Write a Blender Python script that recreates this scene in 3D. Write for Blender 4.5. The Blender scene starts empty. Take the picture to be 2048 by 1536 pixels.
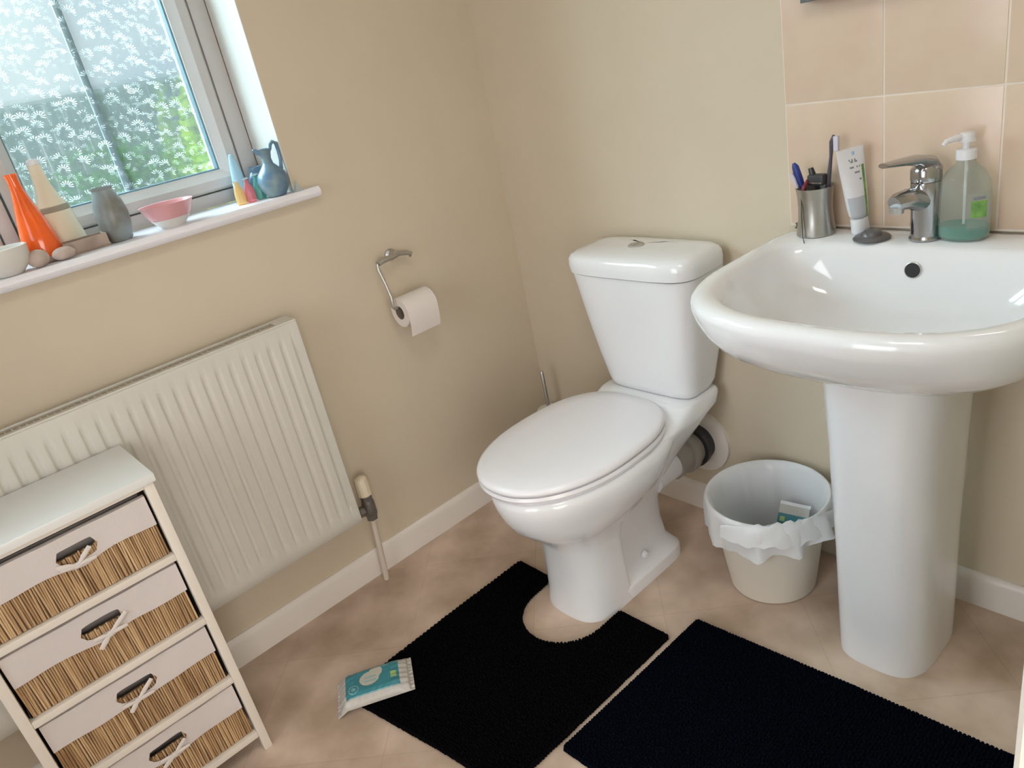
import bpy, bmesh, math, random
from mathutils import Vector, Matrix
random.seed(7)
S = bpy.context.scene
COL = S.collection
PI = math.pi

# ------------------------------------------------------------------ camera
cam_d = bpy.data.cameras.new('camera'); cam = bpy.data.objects.new('camera', cam_d); COL.objects.link(cam)
right = Vector((0.66240, 0.72331, -0.19505)); down = Vector((0.18011, -0.40649, -0.89572)); fwd = Vector((-0.72718, 0.55820, -0.39954))
M = Matrix.Identity(4)
for i in range(3):
    M[i][0] = right[i]; M[i][1] = -down[i]; M[i][2] = -fwd[i]
M[0][3], M[1][3], M[2][3] = 1.820, -1.529, 1.3394
cam.matrix_world = M
cam_d.sensor_width = 36; cam_d.lens = 1512.0 / 2048 * 36; cam_d.clip_start = 0.02
S.camera = cam
S.view_settings.view_transform = 'Standard'; S.view_settings.look = 'None'
S.view_settings.gamma = 1; S.view_settings.use_curve_mapping = False
S.view_settings.exposure = 0.0
S.cycles.use_denoising = True

# ------------------------------------------------------------------ world: bright overcast sky
W = bpy.data.worlds.new('overcast_sky'); S.world = W; W.use_nodes = True
nt = W.node_tree; nt.nodes.clear()
wo = nt.nodes.new('ShaderNodeOutputWorld'); bg = nt.nodes.new('ShaderNodeBackground')
tc = nt.nodes.new('ShaderNodeTexCoord'); nz = nt.nodes.new('ShaderNodeTexNoise'); cr = nt.nodes.new('ShaderNodeValToRGB')
nz.inputs['Scale'].default_value = 2.2; nz.inputs['Detail'].default_value = 4
cr.color_ramp.elements[0].position = 0.42; cr.color_ramp.elements[0].color = (0.44, 0.64, 0.90, 1)
cr.color_ramp.elements[1].position = 0.66; cr.color_ramp.elements[1].color = (1.7, 1.75, 1.75, 1)
nt.links.new(tc.outputs['Generated'], nz.inputs['Vector']); nt.links.new(nz.outputs['Fac'], cr.inputs['Fac'])
nt.links.new(cr.outputs['Color'], bg.inputs['Color']); bg.inputs['Strength'].default_value = 0.50
nt.links.new(bg.outputs['Background'], wo.inputs['Surface'])

def area(name, loc, target, sx, sy, power, color):
    d = bpy.data.lights.new(name, 'AREA'); d.shape = 'RECTANGLE'; d.size = sx; d.size_y = sy
    d.energy = power; d.color = color
    o = bpy.data.objects.new(name, d); COL.objects.link(o); o.location = loc
    o.rotation_euler = (Vector(target) - Vector(loc)).to_track_quat('-Z', 'Y').to_euler()
    return o
area('daylight', (-1.15, -1.95, 2.55), (0.7, -0.45, 0.80), 2.2, 1.4, 350, (0.80, 0.91, 1.0))
area('hall_fill', (2.92, -1.65, 0.95), (0.9, -0.8, 0.0), 1.4, 1.4, 36, (1.0, 0.95, 0.92))  # added fill through the doorway, no known hall lamp behind it
w2l = area('front_fill', (1.32, -2.72, 1.25), (1.45, 0.0, 0.30), 1.0, 1.4, 9.5, (0.95, 0.97, 1.0)); w2l.data.spread = math.radians(110)  # added fill from behind the camera, shining through an invented window
area('ceiling_fill', (1.40, -1.00, 2.33), (1.35, -0.8, 0.0), 0.36, 0.36, 5.5, (1.0, 0.95, 0.88))  # added soft fill under the ceiling, lamp itself unseen

# ------------------------------------------------------------------ materials
def lin(r, g, b):
    f = lambda c: ((c / 255 + 0.055) / 1.055) ** 2.4 if c > 10 else c / 255 / 12.92
    return (f(r), f(g), f(b), 1)
def mat(name, col, rough=0.5, metal=0.0, var=0.0, vscale=8.0, bump=0.0, bscale=60.0, coat=0.0, sss=0.0, spec=0.5, stretch=None, col2=None, detail=3.0):
    m = bpy.data.materials.new(name); m.use_nodes = True
    n = m.node_tree; b = n.nodes['Principled BSDF']
    b.inputs['Base Color'].default_value = col; b.inputs['Roughness'].default_value = rough
    b.inputs['Metallic'].default_value = metal; b.inputs['Coat Weight'].default_value = coat
    b.inputs['Specular IOR Level'].default_value = spec
    if sss: b.inputs['Subsurface Weight'].default_value = sss; b.inputs['Subsurface Radius'].default_value = (.01, .008, .006)
    t = n.nodes.new('ShaderNodeTexCoord'); mp = n.nodes.new('ShaderNodeMapping')
    n.links.new(t.outputs['Object'], mp.inputs['Vector'])
    if stretch: mp.inputs['Scale'].default_value = stretch
    if var or col2:
        z = n.nodes.new('ShaderNodeTexNoise'); z.inputs['Scale'].default_value = vscale; z.inputs['Detail'].default_value = detail
        n.links.new(mp.outputs['Vector'], z.inputs['Vector'])
        r = n.nodes.new('ShaderNodeValToRGB')
        c2 = col2 if col2 else tuple(min(1, c * (1 + var)) for c in col[:3]) + (1,)
        c1 = col if col2 else tuple(c * (1 - var) for c in col[:3]) + (1,)
        r.color_ramp.elements[0].position = 0.35; r.color_ramp.elements[1].position = 0.65
        r.color_ramp.elements[0].color = c1; r.color_ramp.elements[1].color = c2
        n.links.new(z.outputs['Fac'], r.inputs['Fac']); n.links.new(r.outputs['Color'], b.inputs['Base Color'])
    if bump:
        z = n.nodes.new('ShaderNodeTexNoise'); z.inputs['Scale'].default_value = bscale; z.inputs['Detail'].default_value = 3
        n.links.new(mp.outputs['Vector'], z.inputs['Vector'])
        bp = n.nodes.new('ShaderNodeBump'); bp.inputs['Strength'].default_value = bump; bp.inputs['Distance'].default_value = 0.002
        n.links.new(z.outputs['Fac'], bp.inputs['Height']); n.links.new(bp.outputs['Normal'], b.inputs['Normal'])
    return m
def clear_mat(name, col, transp=0.7, rough=0.1, tint=(1, 1, 1, 1)):
    m = bpy.data.materials.new(name); m.use_nodes = True; n = m.node_tree; n.nodes.clear()
    o = n.nodes.new('ShaderNodeOutputMaterial'); mx = n.nodes.new('ShaderNodeMixShader')
    tr = n.nodes.new('ShaderNodeBsdfTransparent'); tr.inputs['Color'].default_value = tint
    b = n.nodes.new('ShaderNodeBsdfPrincipled'); b.inputs['Base Color'].default_value = col; b.inputs['Roughness'].default_value = rough
    lw = n.nodes.new('ShaderNodeLayerWeight'); lw.inputs['Blend'].default_value = 0.35
    mr = n.nodes.new('ShaderNodeMapRange'); mr.inputs['From Min'].default_value = 0; mr.inputs['From Max'].default_value = 1
    mr.inputs['To Min'].default_value = 1 - transp; mr.inputs['To Max'].default_value = min(1, 1.35 - transp)
    n.links.new(lw.outputs['Facing'], mr.inputs['Value']); n.links.new(mr.outputs['Result'], mx.inputs['Fac'])
    n.links.new(tr.outputs[0], mx.inputs[1]); n.links.new(b.outputs[0], mx.inputs[2]); n.links.new(mx.outputs[0], o.inputs['Surface'])
    return m
def glow_glass():
    """Obscured window glass embossed with small fan flowers."""
    m = bpy.data.materials.new('patterned_glass'); m.use_nodes = True; n = m.node_tree; n.nodes.clear(); L = n.links.new
    def N(t, **k):
        x = n.nodes.new(t)
        for a, v in k.items(): setattr(x, a, v)
        return x
    def mth(op, a=None, b=None, v0=None, v1=None):
        x = N('ShaderNodeMath', operation=op)
        if a is not None: L(a, x.inputs[0])
        elif v0 is not None: x.inputs[0].default_value = v0
        if b is not None: L(b, x.inputs[1])
        elif v1 is not None: x.inputs[1].default_value = v1
        return x.outputs[0]
    tcn = N('ShaderNodeTexCoord'); sp = N('ShaderNodeSeparateXYZ'); L(tcn.outputs['Object'], sp.inputs[0])
    cb = N('ShaderNodeCombineXYZ'); L(sp.outputs['Y'], cb.inputs[0]); L(sp.outputs['Z'], cb.inputs[1])
    def fans(scale, spokes, seed):
        mp = N('ShaderNodeMapping'); mp.inputs['Location'].default_value = (seed, seed * 1.7, 0); mp.inputs['Scale'].default_value = (scale, scale * 1.15, 1)
        L(cb.outputs[0], mp.inputs['Vector'])
        vo = N('ShaderNodeTexVoronoi', voronoi_dimensions='2D'); vo.inputs['Scale'].default_value = 1.0; vo.inputs['Randomness'].default_value = 0.75
        L(mp.outputs[0], vo.inputs['Vector'])
        sub = N('ShaderNodeVectorMath', operation='SUBTRACT'); L(mp.outputs[0], sub.inputs[0]); L(vo.outputs['Position'], sub.inputs[1])
        s2 = N('ShaderNodeSeparateXYZ'); L(sub.outputs[0], s2.inputs[0])
        ang = mth('ARCTAN2', s2.outputs['Y'], s2.outputs['X'])
        wav = mth('SINE', mth('MULTIPLY', ang, v1=spokes))
        r = vo.outputs['Distance']
        ring = mth('MULTIPLY', mth('GREATER_THAN', r, v1=0.13), mth('LESS_THAN', r, v1=0.40))
        st = mth('MULTIPLY', mth('GREATER_THAN', wav, v1=0.35), ring)
        up = mth('GREATER_THAN', mth('SINE', mth('ADD', ang, vo.outputs['Color'])), v1=-0.25)
        return mth('MULTIPLY', st, up)
    f1 = fans(27.0, 14.0, 3.1); f2 = fans(38.0, 11.0, 9.4)
    fan = mth('MAXIMUM', f1, mth('MULTIPLY', f2, v1=0.45))
    wv = N('ShaderNodeTexNoise'); wv.inputs['Scale'].default_value = 38; wv.inputs['Detail'].default_value = 2; L(tcn.outputs['Object'], wv.inputs['Vector'])
    fan2 = mth('MULTIPLY', fan, mth('MULTIPLY', mth('GREATER_THAN', wv.outputs['Fac'], v1=0.44), wv.outputs['Fac'], ), ); fan2 = mth('MULTIPLY', fan2, v1=1.6)
    hgt = mth('ADD', fan2, mth('MULTIPLY', wv.outputs['Fac'], v1=0.25))
    bp = N('ShaderNodeBump'); bp.inputs['Strength'].default_value = 0.22; bp.inputs['Distance'].default_value = 0.002; L(hgt, bp.inputs['Height'])
    tr = N('ShaderNodeBsdfTransparent'); tr.inputs[0].default_value = (0.90, 0.97, 0.96, 1)
    rf = N('ShaderNodeBsdfRefraction'); rf.inputs['Color'].default_value = (0.90, 0.97, 0.96, 1); rf.inputs['Roughness'].default_value = 0.12; rf.inputs['IOR'].default_value = 1.12; L(bp.outputs[0], rf.inputs['Normal'])
    tl = N('ShaderNodeBsdfTranslucent'); tl.inputs[0].default_value = (0.88, 0.96, 0.98, 1)
    gl = N('ShaderNodeBsdfGlossy'); gl.inputs['Roughness'].default_value = 0.12; L(bp.outputs[0], gl.inputs['Normal'])
    m1 = N('ShaderNodeMixShader'); m1.inputs[0].default_value = 0.50; L(tr.outputs[0], m1.inputs[1]); L(rf.outputs[0], m1.inputs[2])
    m2 = N('ShaderNodeMixShader'); L(m1.outputs[0], m2.inputs[1]); L(tl.outputs[0], m2.inputs[2])
    L(mth('ADD', mth('MULTIPLY', fan2, v1=0.26), v1=0.035), m2.inputs[0])
    m3 = N('ShaderNodeMixShader'); m3.inputs[0].default_value = 0.05; L(m2.outputs[0], m3.inputs[1]); L(gl.outputs[0], m3.inputs[2])
    o = N('ShaderNodeOutputMaterial'); L(m3.outputs[0], o.inputs['Surface'])
    return m

MT = dict(
    wall=mat('cream_wall_paint', (0.64, 0.553, 0.425, 1), 0.75, bump=0.08, bscale=140, var=0.02, vscale=3),
    ceiling=mat('white_ceiling_paint', (0.8, 0.78, 0.74, 1), 0.85),
    reveal=mat('white_reveal', (0.74, 0.74, 0.70, 1), 0.7),
    floor=mat('beige_stone_vinyl', (0.45, 0.335, 0.245, 1), 0.40, col2=(0.69, 0.54, 0.43, 1), vscale=6.5, detail=6, bump=0.05, bscale=40),
    gloss=mat('white_gloss_paint', (0.80, 0.745, 0.69, 1), 0.35, var=0.02, vscale=5),
    ceramic=mat('white_glazed_ceramic', (0.83, 0.84, 0.86, 1), 0.09, coat=0.3, var=0.008, vscale=2),
    seat=mat('white_seat_plastic', (0.86, 0.85, 0.88, 1), 0.22, var=0.008, vscale=2),
    rad=mat('radiator_enamel', (0.66, 0.635, 0.575, 1), 0.4, var=0.015, vscale=4),
    raddark=mat('radiator_inside', (0.16, 0.145, 0.115, 1), 0.6),
    upvc=mat('window_plastic', (0.52, 0.505, 0.49, 1), 0.35, var=0.01),
    gasket=mat('grey_blue_gasket', lin(88, 112, 122), 0.6),
    bar=mat('glazing_bar_grey', lin(118, 138, 152), 0.5),
    sill=mat('white_sill_gloss', (0.86, 0.85, 0.90, 1), 0.35, var=0.01),
    tile=mat('peach_beige_tile', (0.67, 0.50, 0.385, 1), 0.25, col2=(0.70, 0.56, 0.425, 1), vscale=9, detail=3),
    grout=mat('pale_grout', (0.80, 0.71, 0.62, 1), 0.8, bump=0.2),
    chrome=mat('polished_chrome', (0.46, 0.46, 0.47, 1), 0.14, 1.0),
    satin=mat('satin_chrome', (0.56, 0.56, 0.55, 1), 0.38, 1.0, var=0.05),
    steel=mat('brushed_steel', (0.48, 0.47, 0.44, 1), 0.30, 1.0, var=0.12, vscale=30, stretch=(1, 1, 0.03)),
    dark=mat('dark_plastic', (0.03, 0.03, 0.032, 1), 0.4, var=0.1),
    darkgrey=mat('dark_grey_rubber', (0.10, 0.097, 0.10, 1), 0.3, var=0.1),
    valve=mat('dull_dark_nickel', (0.20, 0.19, 0.175, 1), 0.45, 0.6, var=0.2, vscale=50),
    button=mat('frosted_chrome_button', (0.50, 0.49, 0.46, 1), 0.55, 0.7),
    hole=mat('black_void', (0.02, 0.02, 0.022, 1), 0.8),
    paper=mat('toilet_paper', (0.78, 0.72, 0.68, 1), 0.9, bump=0.3, bscale=200),
    card=mat('cardboard_core', (0.20, 0.15, 0.11, 1), 0.9),
    unit=mat('white_painted_wood', (0.76, 0.70, 0.62, 1), 0.4, var=0.03, vscale=6),
    unittop=mat('white_painted_top', (0.78, 0.78, 0.76, 1), 0.3, var=0.015, vscale=4),
    reed=mat('natural_seagrass', (0.32, 0.18, 0.08, 1), 0.7, col2=(0.58, 0.38, 0.20, 1), vscale=55, stretch=(1, 1, 0.12), bump=0.4, bscale=200),
    reed2=mat('golden_seagrass', (0.42, 0.26, 0.13, 1), 0.7, col2=(0.66, 0.46, 0.26, 1), vscale=60, stretch=(1, 1, 0.10)),
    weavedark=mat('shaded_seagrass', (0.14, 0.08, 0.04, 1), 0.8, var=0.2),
    linen=mat('white_cotton_liner', (0.66, 0.60, 0.58, 1), 0.9, var=0.02, bump=0.25, bscale=300),
    ribbon=mat('white_ribbon', (0.72, 0.66, 0.62, 1), 0.6),
    liningin=mat('grey_lining', (0.42, 0.38, 0.36, 1), 0.9),
    matblack=mat('black_cotton_pile', (0.0030, 0.0027, 0.0036, 1), 1.0, spec=0.03),
    matnavy=mat('blue_black_cotton_pile', (0.0018, 0.0032, 0.0068, 1), 1.0, spec=0.03),
    binp=mat('cream_bin_plastic', (0.80, 0.75, 0.66, 1), 0.35, sss=0.05),
    pipe=mat('painted_pipe', (0.66, 0.58, 0.50, 1), 0.4),
    ivory=mat('ivory_plastic', (0.76, 0.66, 0.50, 1), 0.4),
    greyp=mat('grey_connector', (0.34, 0.32, 0.29, 1), 0.5),
    orange=mat('orange_glass', (0.90, 0.13, 0.015, 1), 0.15, coat=0.5, var=0.1, vscale=12),
    cream=mat('cream_wax', (0.80, 0.74, 0.58, 1), 0.4, sss=0.1),
    band=mat('grey_brown_twine', (0.34, 0.32, 0.25, 1), 0.8),
    tray=mat('weathered_wood', (0.36, 0.28, 0.23, 1), 0.7, var=0.2, vscale=20),
    vase=mat('grey_blue_glaze', (0.27, 0.34, 0.36, 1), 0.35, col2=(0.16, 0.14, 0.11, 1), vscale=14),
    bluejug=mat('mottled_blue_glaze', (0.09, 0.19, 0.33, 1), 0.3, col2=(0.22, 0.31, 0.32, 1), vscale=26, detail=5),
    pink=mat('pink_glaze', (0.70, 0.36, 0.38, 1), 0.25, var=0.05),
    whiteg=mat('off_white_glaze', (0.72, 0.70, 0.66, 1), 0.3),
    stone=mat('pinkish_stone', (0.50, 0.40, 0.35, 1), 0.7, var=0.12, vscale=30),
    cone=mat('pale_blue_glaze', (0.34, 0.55, 0.68, 1), 0.35, var=0.08),
    blue=mat('blue_plastic', (0.02, 0.04, 0.22, 1), 0.35),
    red=mat('red_plastic', (0.20, 0.025, 0.03, 1), 0.4),
    bristle=mat('pale_bristles', (0.62, 0.58, 0.68, 1), 0.7),
    toothb=mat('dark_handle', (0.07, 0.06, 0.08, 1), 0.35),
    tube=mat('white_tube_plastic', (0.70, 0.68, 0.69, 1), 0.3),
    tubegrey=mat('silver_grey_print', (0.44, 0.46, 0.48, 1), 0.3),
    green=mat('leaf_green_print', (0.10, 0.24, 0.06, 1), 0.4, col2=(0.22, 0.42, 0.10, 1), vscale=60),
    text=mat('grey_print', (0.22, 0.23, 0.26, 1), 0.5),
    cap=mat('white_cap_plastic', (0.78, 0.78, 0.80, 1), 0.3),
    teal=mat('teal_print', (0.035, 0.215, 0.26, 1), 0.35, var=0.08, vscale=20),
    packw=mat('white_pack_film', (0.52, 0.49, 0.45, 1), 0.3, bump=0.5, bscale=90),
    lime=mat('lime_print', (0.30, 0.46, 0.16, 1), 0.35),
    packcream=mat('cream_print', (0.52, 0.50, 0.42, 1), 0.35),
    ringp=mat('pale_teal_print', (0.22, 0.42, 0.46, 1), 0.35),
    mirror=mat('mirror_silver', (0.86, 0.88, 0.88, 1), 0.02, 1.0),
    mirrorframe=mat('grey_blue_frame', lin(120, 132, 138), 0.3, 0.4),
    door=mat('door_frame_gloss', (0.84, 0.79, 0.71, 1), 0.35),
    fence=mat('weathered_fence', (0.33, 0.42, 0.42, 1), 0.8, var=0.15, vscale=6, stretch=(1, 1, 0.2)),
    grass=mat('lawn', (0.20, 0.50, 0.16, 1), 0.9, var=0.3, vscale=4),
    leaf=mat('lime_leaves', (0.62, 0.90, 0.02, 1), 0.7, var=0.25, vscale=9),
    leafd=mat('green_leaves', (0.20, 0.52, 0.16, 1), 0.8, var=0.3, vscale=9),
    lamp=None,
)
MT['glass'] = glow_glass()
MT['clearp'] = clear_mat('clear_bottle_plastic', (0.55, 0.60, 0.56, 1), 0.80, 0.10, (0.93, 0.96, 0.94, 1))
MT['soap'] = clear_mat('green_liquid_soap', (0.02, 0.30, 0.23, 1), 0.30, 0.15, (0.22, 0.72, 0.58, 1))
MT['bag'] = clear_mat('thin_white_bag', (0.82, 0.83, 0.84, 1), 0.10, 0.35)
MT['yellowg'] = clear_mat('yellow_glass', (0.80, 0.56, 0.26, 1), 0.5, 0.1, (1.0, 0.80, 0.45, 1))
MT['pinkg'] = clear_mat('pink_glass', (0.74, 0.30, 0.34, 1), 0.5, 0.1, (1.0, 0.50, 0.55, 1))
MT['greeng'] = clear_mat('green_glass', (0.14, 0.44, 0.38, 1), 0.45, 0.1, (0.45, 0.85, 0.75, 1))
MT['clearg'] = clear_mat('clear_glass', (0.6, 0.66, 0.68, 1), 0.6, 0.05, (0.9, 0.95, 0.97, 1))
lm = bpy.data.materials.new('added_lamp_diffuser'); lm.use_nodes = True
lb = lm.node_tree.nodes['Principled BSDF']; lb.inputs['Emission Color'].default_value = (1, .93, .82, 1); lb.inputs['Emission Strength'].default_value = 2.0
MT['lamp'] = lm
# floor: add faint printed stone joints
def floor_joints(m):
    n = m.node_tree; b = n.nodes['Principled BSDF']; L = n.links.new
    src = b.inputs['Base Color'].links[0].from_socket
    t = n.nodes.new('ShaderNodeTexCoord'); mp = n.nodes.new('ShaderNodeMapping'); L(t.outputs['Object'], mp.inputs['Vector'])
    mp.inputs['Rotation'].default_value = (0, 0, math.radians(45)); mp.inputs['Location'].default_value = (0.11, 0.07, 0)
    br = n.nodes.new('ShaderNodeTexBrick'); br.offset = 0; br.inputs['Scale'].default_value = 1.0
    br.inputs['Brick Width'].default_value = 0.33; br.inputs['Row Height'].default_value = 0.33; br.inputs['Mortar Size'].default_value = 0.0022
    br.inputs['Mortar Smooth'].default_value = 0.6
    br.inputs['Color1'].default_value = (1, 1, 1, 1); br.inputs['Color2'].default_value = (0.93, 0.92, 0.92, 1); br.inputs['Mortar'].default_value = (0.88, 0.87, 0.86, 1)
    L(mp.outputs[0], br.inputs['Vector'])
    mx = n.nodes.new('ShaderNodeMix'); mx.data_type = 'RGBA'; mx.blend_type = 'MULTIPLY'; mx.inputs[0].default_value = 1
    L(src, mx.inputs[6]); L(br.outputs['Color'], mx.inputs[7]); L(mx.outputs[2], b.inputs['Base Color'])
floor_joints(MT['floor'])

# ------------------------------------------------------------------ helpers
class MB:
    """collects vertices and faces for one mesh"""
    def __init__(s): s.v = []; s.f = []; s.m = []
    def add(s, vs, fs, mi=0):
        o = len(s.v); s.v += [tuple(v) for v in vs]; s.f += [tuple(i + o for i in f) for f in fs]; s.m += [mi] * len(fs); return s
    def box(s, a, b, mi=0, bev=0.0):
        x0, y0, z0 = a; x1, y1, z1 = b
        if bev <= 0:
            vs = [(x0, y0, z0), (x1, y0, z0), (x1, y1, z0), (x0, y1, z0), (x0, y0, z1), (x1, y0, z1), (x1, y1, z1), (x0, y1, z1)]
            return s.add(vs, [(0, 3, 2, 1), (4, 5, 6, 7), (0, 1, 5, 4), (1, 2, 6, 5), (2, 3, 7, 6), (3, 0, 4, 7)], mi)
        bm = bmesh.new(); bmesh.ops.create_cube(bm, size=1)
        for v in bm.verts: v.co = Vector(((x0 + x1) / 2 + v.co.x * (x1 - x0), (y0 + y1) / 2 + v.co.y * (y1 - y0), (z0 + z1) / 2 + v.co.z * (z1 - z0)))
        bmesh.ops.bevel(bm, geom=bm.edges[:], offset=bev, segments=2, affect='EDGES', profile=0.6)
        bm.verts.index_update(); s.add([v.co[:] for v in bm.verts], [[v.index for v in f.verts] for f in bm.faces], mi); bm.free(); return s
    def loft(s, rings, cap0=True, cap1=True, closed=True, mi=0):
        n = len(rings[0]); o = len(s.v)
        for r in rings: s.v += [tuple(p) for p in r]
        for i in range(len(rings) - 1):
            for j in range(n if closed else n - 1):
                k = (j + 1) % n
                s.f.append((o + i * n + j, o + i * n + k, o + (i + 1) * n + k, o + (i + 1) * n + j)); s.m.append(mi)
        for flag, r, rev in ((cap0, 0, True), (cap1, len(rings) - 1, False)):
            if flag:
                c = [sum(p[a] for p in rings[r]) / n for a in range(3)]; s.v.append(tuple(c)); ci = len(s.v) - 1
                for j in range(n):
                    k = (j + 1) % n; a, b = o + r * n + j, o + r * n + k
                    s.f.append((ci, b, a) if rev else (ci, a, b)); s.m.append(mi)
        return s
    def lathe(s, prof, c=(0, 0, 0), n=32, sx=1, sy=1, mi=0, cap0=True, cap1=True, axis='z'):
        rings = []
        for r, z in prof:
            ring = []
            for i in range(n):
                a = 2 * PI * i / n; p = (r * math.cos(a) * sx, r * math.sin(a) * sy, z)
                if axis == 'y': p = (p[0], z, -p[1])
                if axis == 'x': p = (z, p[0], p[1])
                ring.append((c[0] + p[0], c[1] + p[1], c[2] + p[2]))
            rings.append(ring)
        return s.loft(rings, cap0 and prof[0][0] > 1e-5, cap1 and prof[-1][0] > 1e-5, True, mi)
    def tube(s, pts, r, n=10, mi=0, flat=1.0, cap=True):
        pts = [Vector(p) for p in pts]; rs = r if isinstance(r, (list, tuple)) else [r] * len(pts)
        rings = []; up = None
        for i, p in enumerate(pts):
            t = ((pts[i + 1] if i + 1 < len(pts) else p) - (pts[i - 1] if i else p)).normalized()
            if up is None: up = Vector((0, 0, 1)) if abs(t.z) < 0.9 else Vector((1, 0, 0))
            a = t.cross(up).normalized(); b = a.cross(t).normalized(); up = b
            rings.append([p + a * math.cos(2 * PI * k / n) * rs[i] + b * math.sin(2 * PI * k / n) * rs[i] * flat for k in range(n)])
        return s.loft(rings, cap, cap, True, mi)
    def build(s, name, mats, parent=None, sharp=35, kind=None, label=None):
        me = bpy.data.meshes.new(name); me.from_pydata(s.v, [], s.f)
        for m in (mats if isinstance(mats, (list, tuple)) else [mats]): me.materials.append(MT[m])
        if any(s.m): me.polygons.foreach_set('material_index', s.m)
        bm = bmesh.new(); bm.from_mesh(me); bmesh.ops.recalc_face_normals(bm, faces=bm.faces[:]); bm.to_mesh(me); bm.free()
        me.polygons.foreach_set('use_smooth', [True] * len(me.polygons))
        me.set_sharp_from_angle(angle=math.radians(sharp))
        o = bpy.data.objects.new(name, me); COL.objects.link(o)
        if parent is not None: o.parent = parent
        if kind: o['kind'] = kind
        if label: o['label'] = label
        return o
def tag(o, label, cat, group=None, kind=None):
    o['label'] = label; o['category'] = cat
    if group: o['group'] = group
    if kind: o['kind'] = kind
    return o
def root(name, loc, label, cat, group=None, rz=0.0):
    o = bpy.data.objects.new(name, None); o.empty_display_size = 0.05; COL.objects.link(o); o.location = loc; o.rotation_euler = (0, 0, rz)
    return tag(o, label, cat, group)
def struct(o): o['kind'] = 'structure'; return o
def off(o, parts):
    """shift world-coordinate part meshes into the frame of their root"""
    inv = Matrix.LocRotScale(o.location, o.rotation_euler, None).inverted()
    for p in parts: p.data.transform(inv)
def outline(hw, yf, yb, yc, nf, nb, z, n=80, xc=0.0):
    r = []
    for i in range(n):
        t = 2 * PI * i / n; c, sn = math.cos(t), math.sin(t)
        e = nb if sn > 0 else nf; d = (yb - yc) if sn > 0 else (yc - yf)
        # even spacing round the superellipse
        k = (abs(c) ** e + abs(sn) ** e) ** (-1.0 / e)
        r.append((xc + hw * c * k, yc + d * sn * k, z))
    return r
def rrect(x0, x1, y0, y1, r, z, k=6):
    pts = []
    for cx, cy, a0 in ((x1 - r, y1 - r, 0), (x0 + r, y1 - r, 90), (x0 + r, y0 + r, 180), (x1 - r, y0 + r, 270)):
        for i in range(k + 1):
            a = math.radians(a0 + 90 * i / k); pts.append((cx + r * math.cos(a), cy + r * math.sin(a), z))
    return pts

# ------------------------------------------------------------------ the room
H = 2.40
struct(MB().box((-0.30, -3.3, -0.1), (3.1, 0.2, 0)).build('floor', 'floor'))
struct(MB().box((-0.30, -3.3, H), (3.1, 0.2, H + 0.1)).build('ceiling', 'ceiling'))
WY0, WY1, WZ0, WZ1 = -1.80, -0.672, 1.097, 2.08      # window opening
wl = MB()
wl.box((-0.30, WY1, 0), (0, 0.0, H)); wl.box((-0.30, -2.5, 0), (0, WY0, H)); wl.box((-0.30, WY0, 0), (0, WY1, WZ0)); wl.box((-0.30, WY0, WZ1), (0, WY1, H))
struct(wl.build('wall_left', 'wall'))
wb = struct(MB().box((-0.30, 0.0, 0), (3.1, 0.12, H)).build('wall_back', 'wall'))
wf = MB(); wf.box((-0.30, -2.62, 0), (0.45, -2.5, H)); wf.box((1.65, -2.62, 0), (1.84, -2.5, H)); wf.box((0.45, -2.62, 0), (1.65, -2.5, 0.55)); wf.box((0.45, -2.62, 2.05), (1.65, -2.5, H))
struct(wf.build('wall_front', 'wall'))
w2 = MB()
for x0, x1, z0, z1 in ((0.45, 0.50, 0.55, 2.05), (1.60, 1.65, 0.55, 2.05), (0.50, 1.60, 0.55, 0.60), (0.50, 1.60, 2.0, 2.05)): w2.box((x0, -2.60, z0), (x1, -2.54, z1), bev=0.004)
struct(w2.build('added_window', 'gloss'))  # frame of a made-up window, opening added to let front fill in
DY0, DY1 = -1.93, -1.035
wr = MB(); wr.box((1.72, DY1, 0), (1.84, 0, H)); wr.box((1.72, -2.5, 0), (1.84, DY0, H)); wr.box((1.72, DY0, 2.03), (1.84, DY1, H))
struct(wr.build('wall_right', 'wall'))
struct(MB().box((3.0, -3.3, 0), (3.1, 0.0, H)).build('wall_hall', 'wall'))
struct(MB().box((1.84, -3.3, 0), (3.0, -3.2, H)).build('wall_hall_end', 'wall'))
# door lining and architrave
dr = MB()
dr.box((1.712, DY1 - 0.022, 0), (1.848, DY1, 2.03)); dr.box((1.712, DY0, 0), (1.848, DY0 + 0.022, 2.03)); dr.box((1.712, DY0, 2.008), (1.848, DY1, 2.03))
struct(dr.build('door_1', 'door'))
ar = MB()
for x0, x1 in ((1.704, 1.72), (1.84, 1.856)):
    ar.box((x0, DY1 - 0.006, 0), (x1, DY1 + 0.06, 2.09), bev=0.003); ar.box((x0, DY0 - 0.06, 0), (x1, DY0 + 0.006, 2.09), bev=0.003); ar.box((x0, DY0 + 0.006, 2.03), (x1, DY1 - 0.006, 2.09), bev=0.003)
struct(ar.build('trim_1', 'door'))
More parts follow.
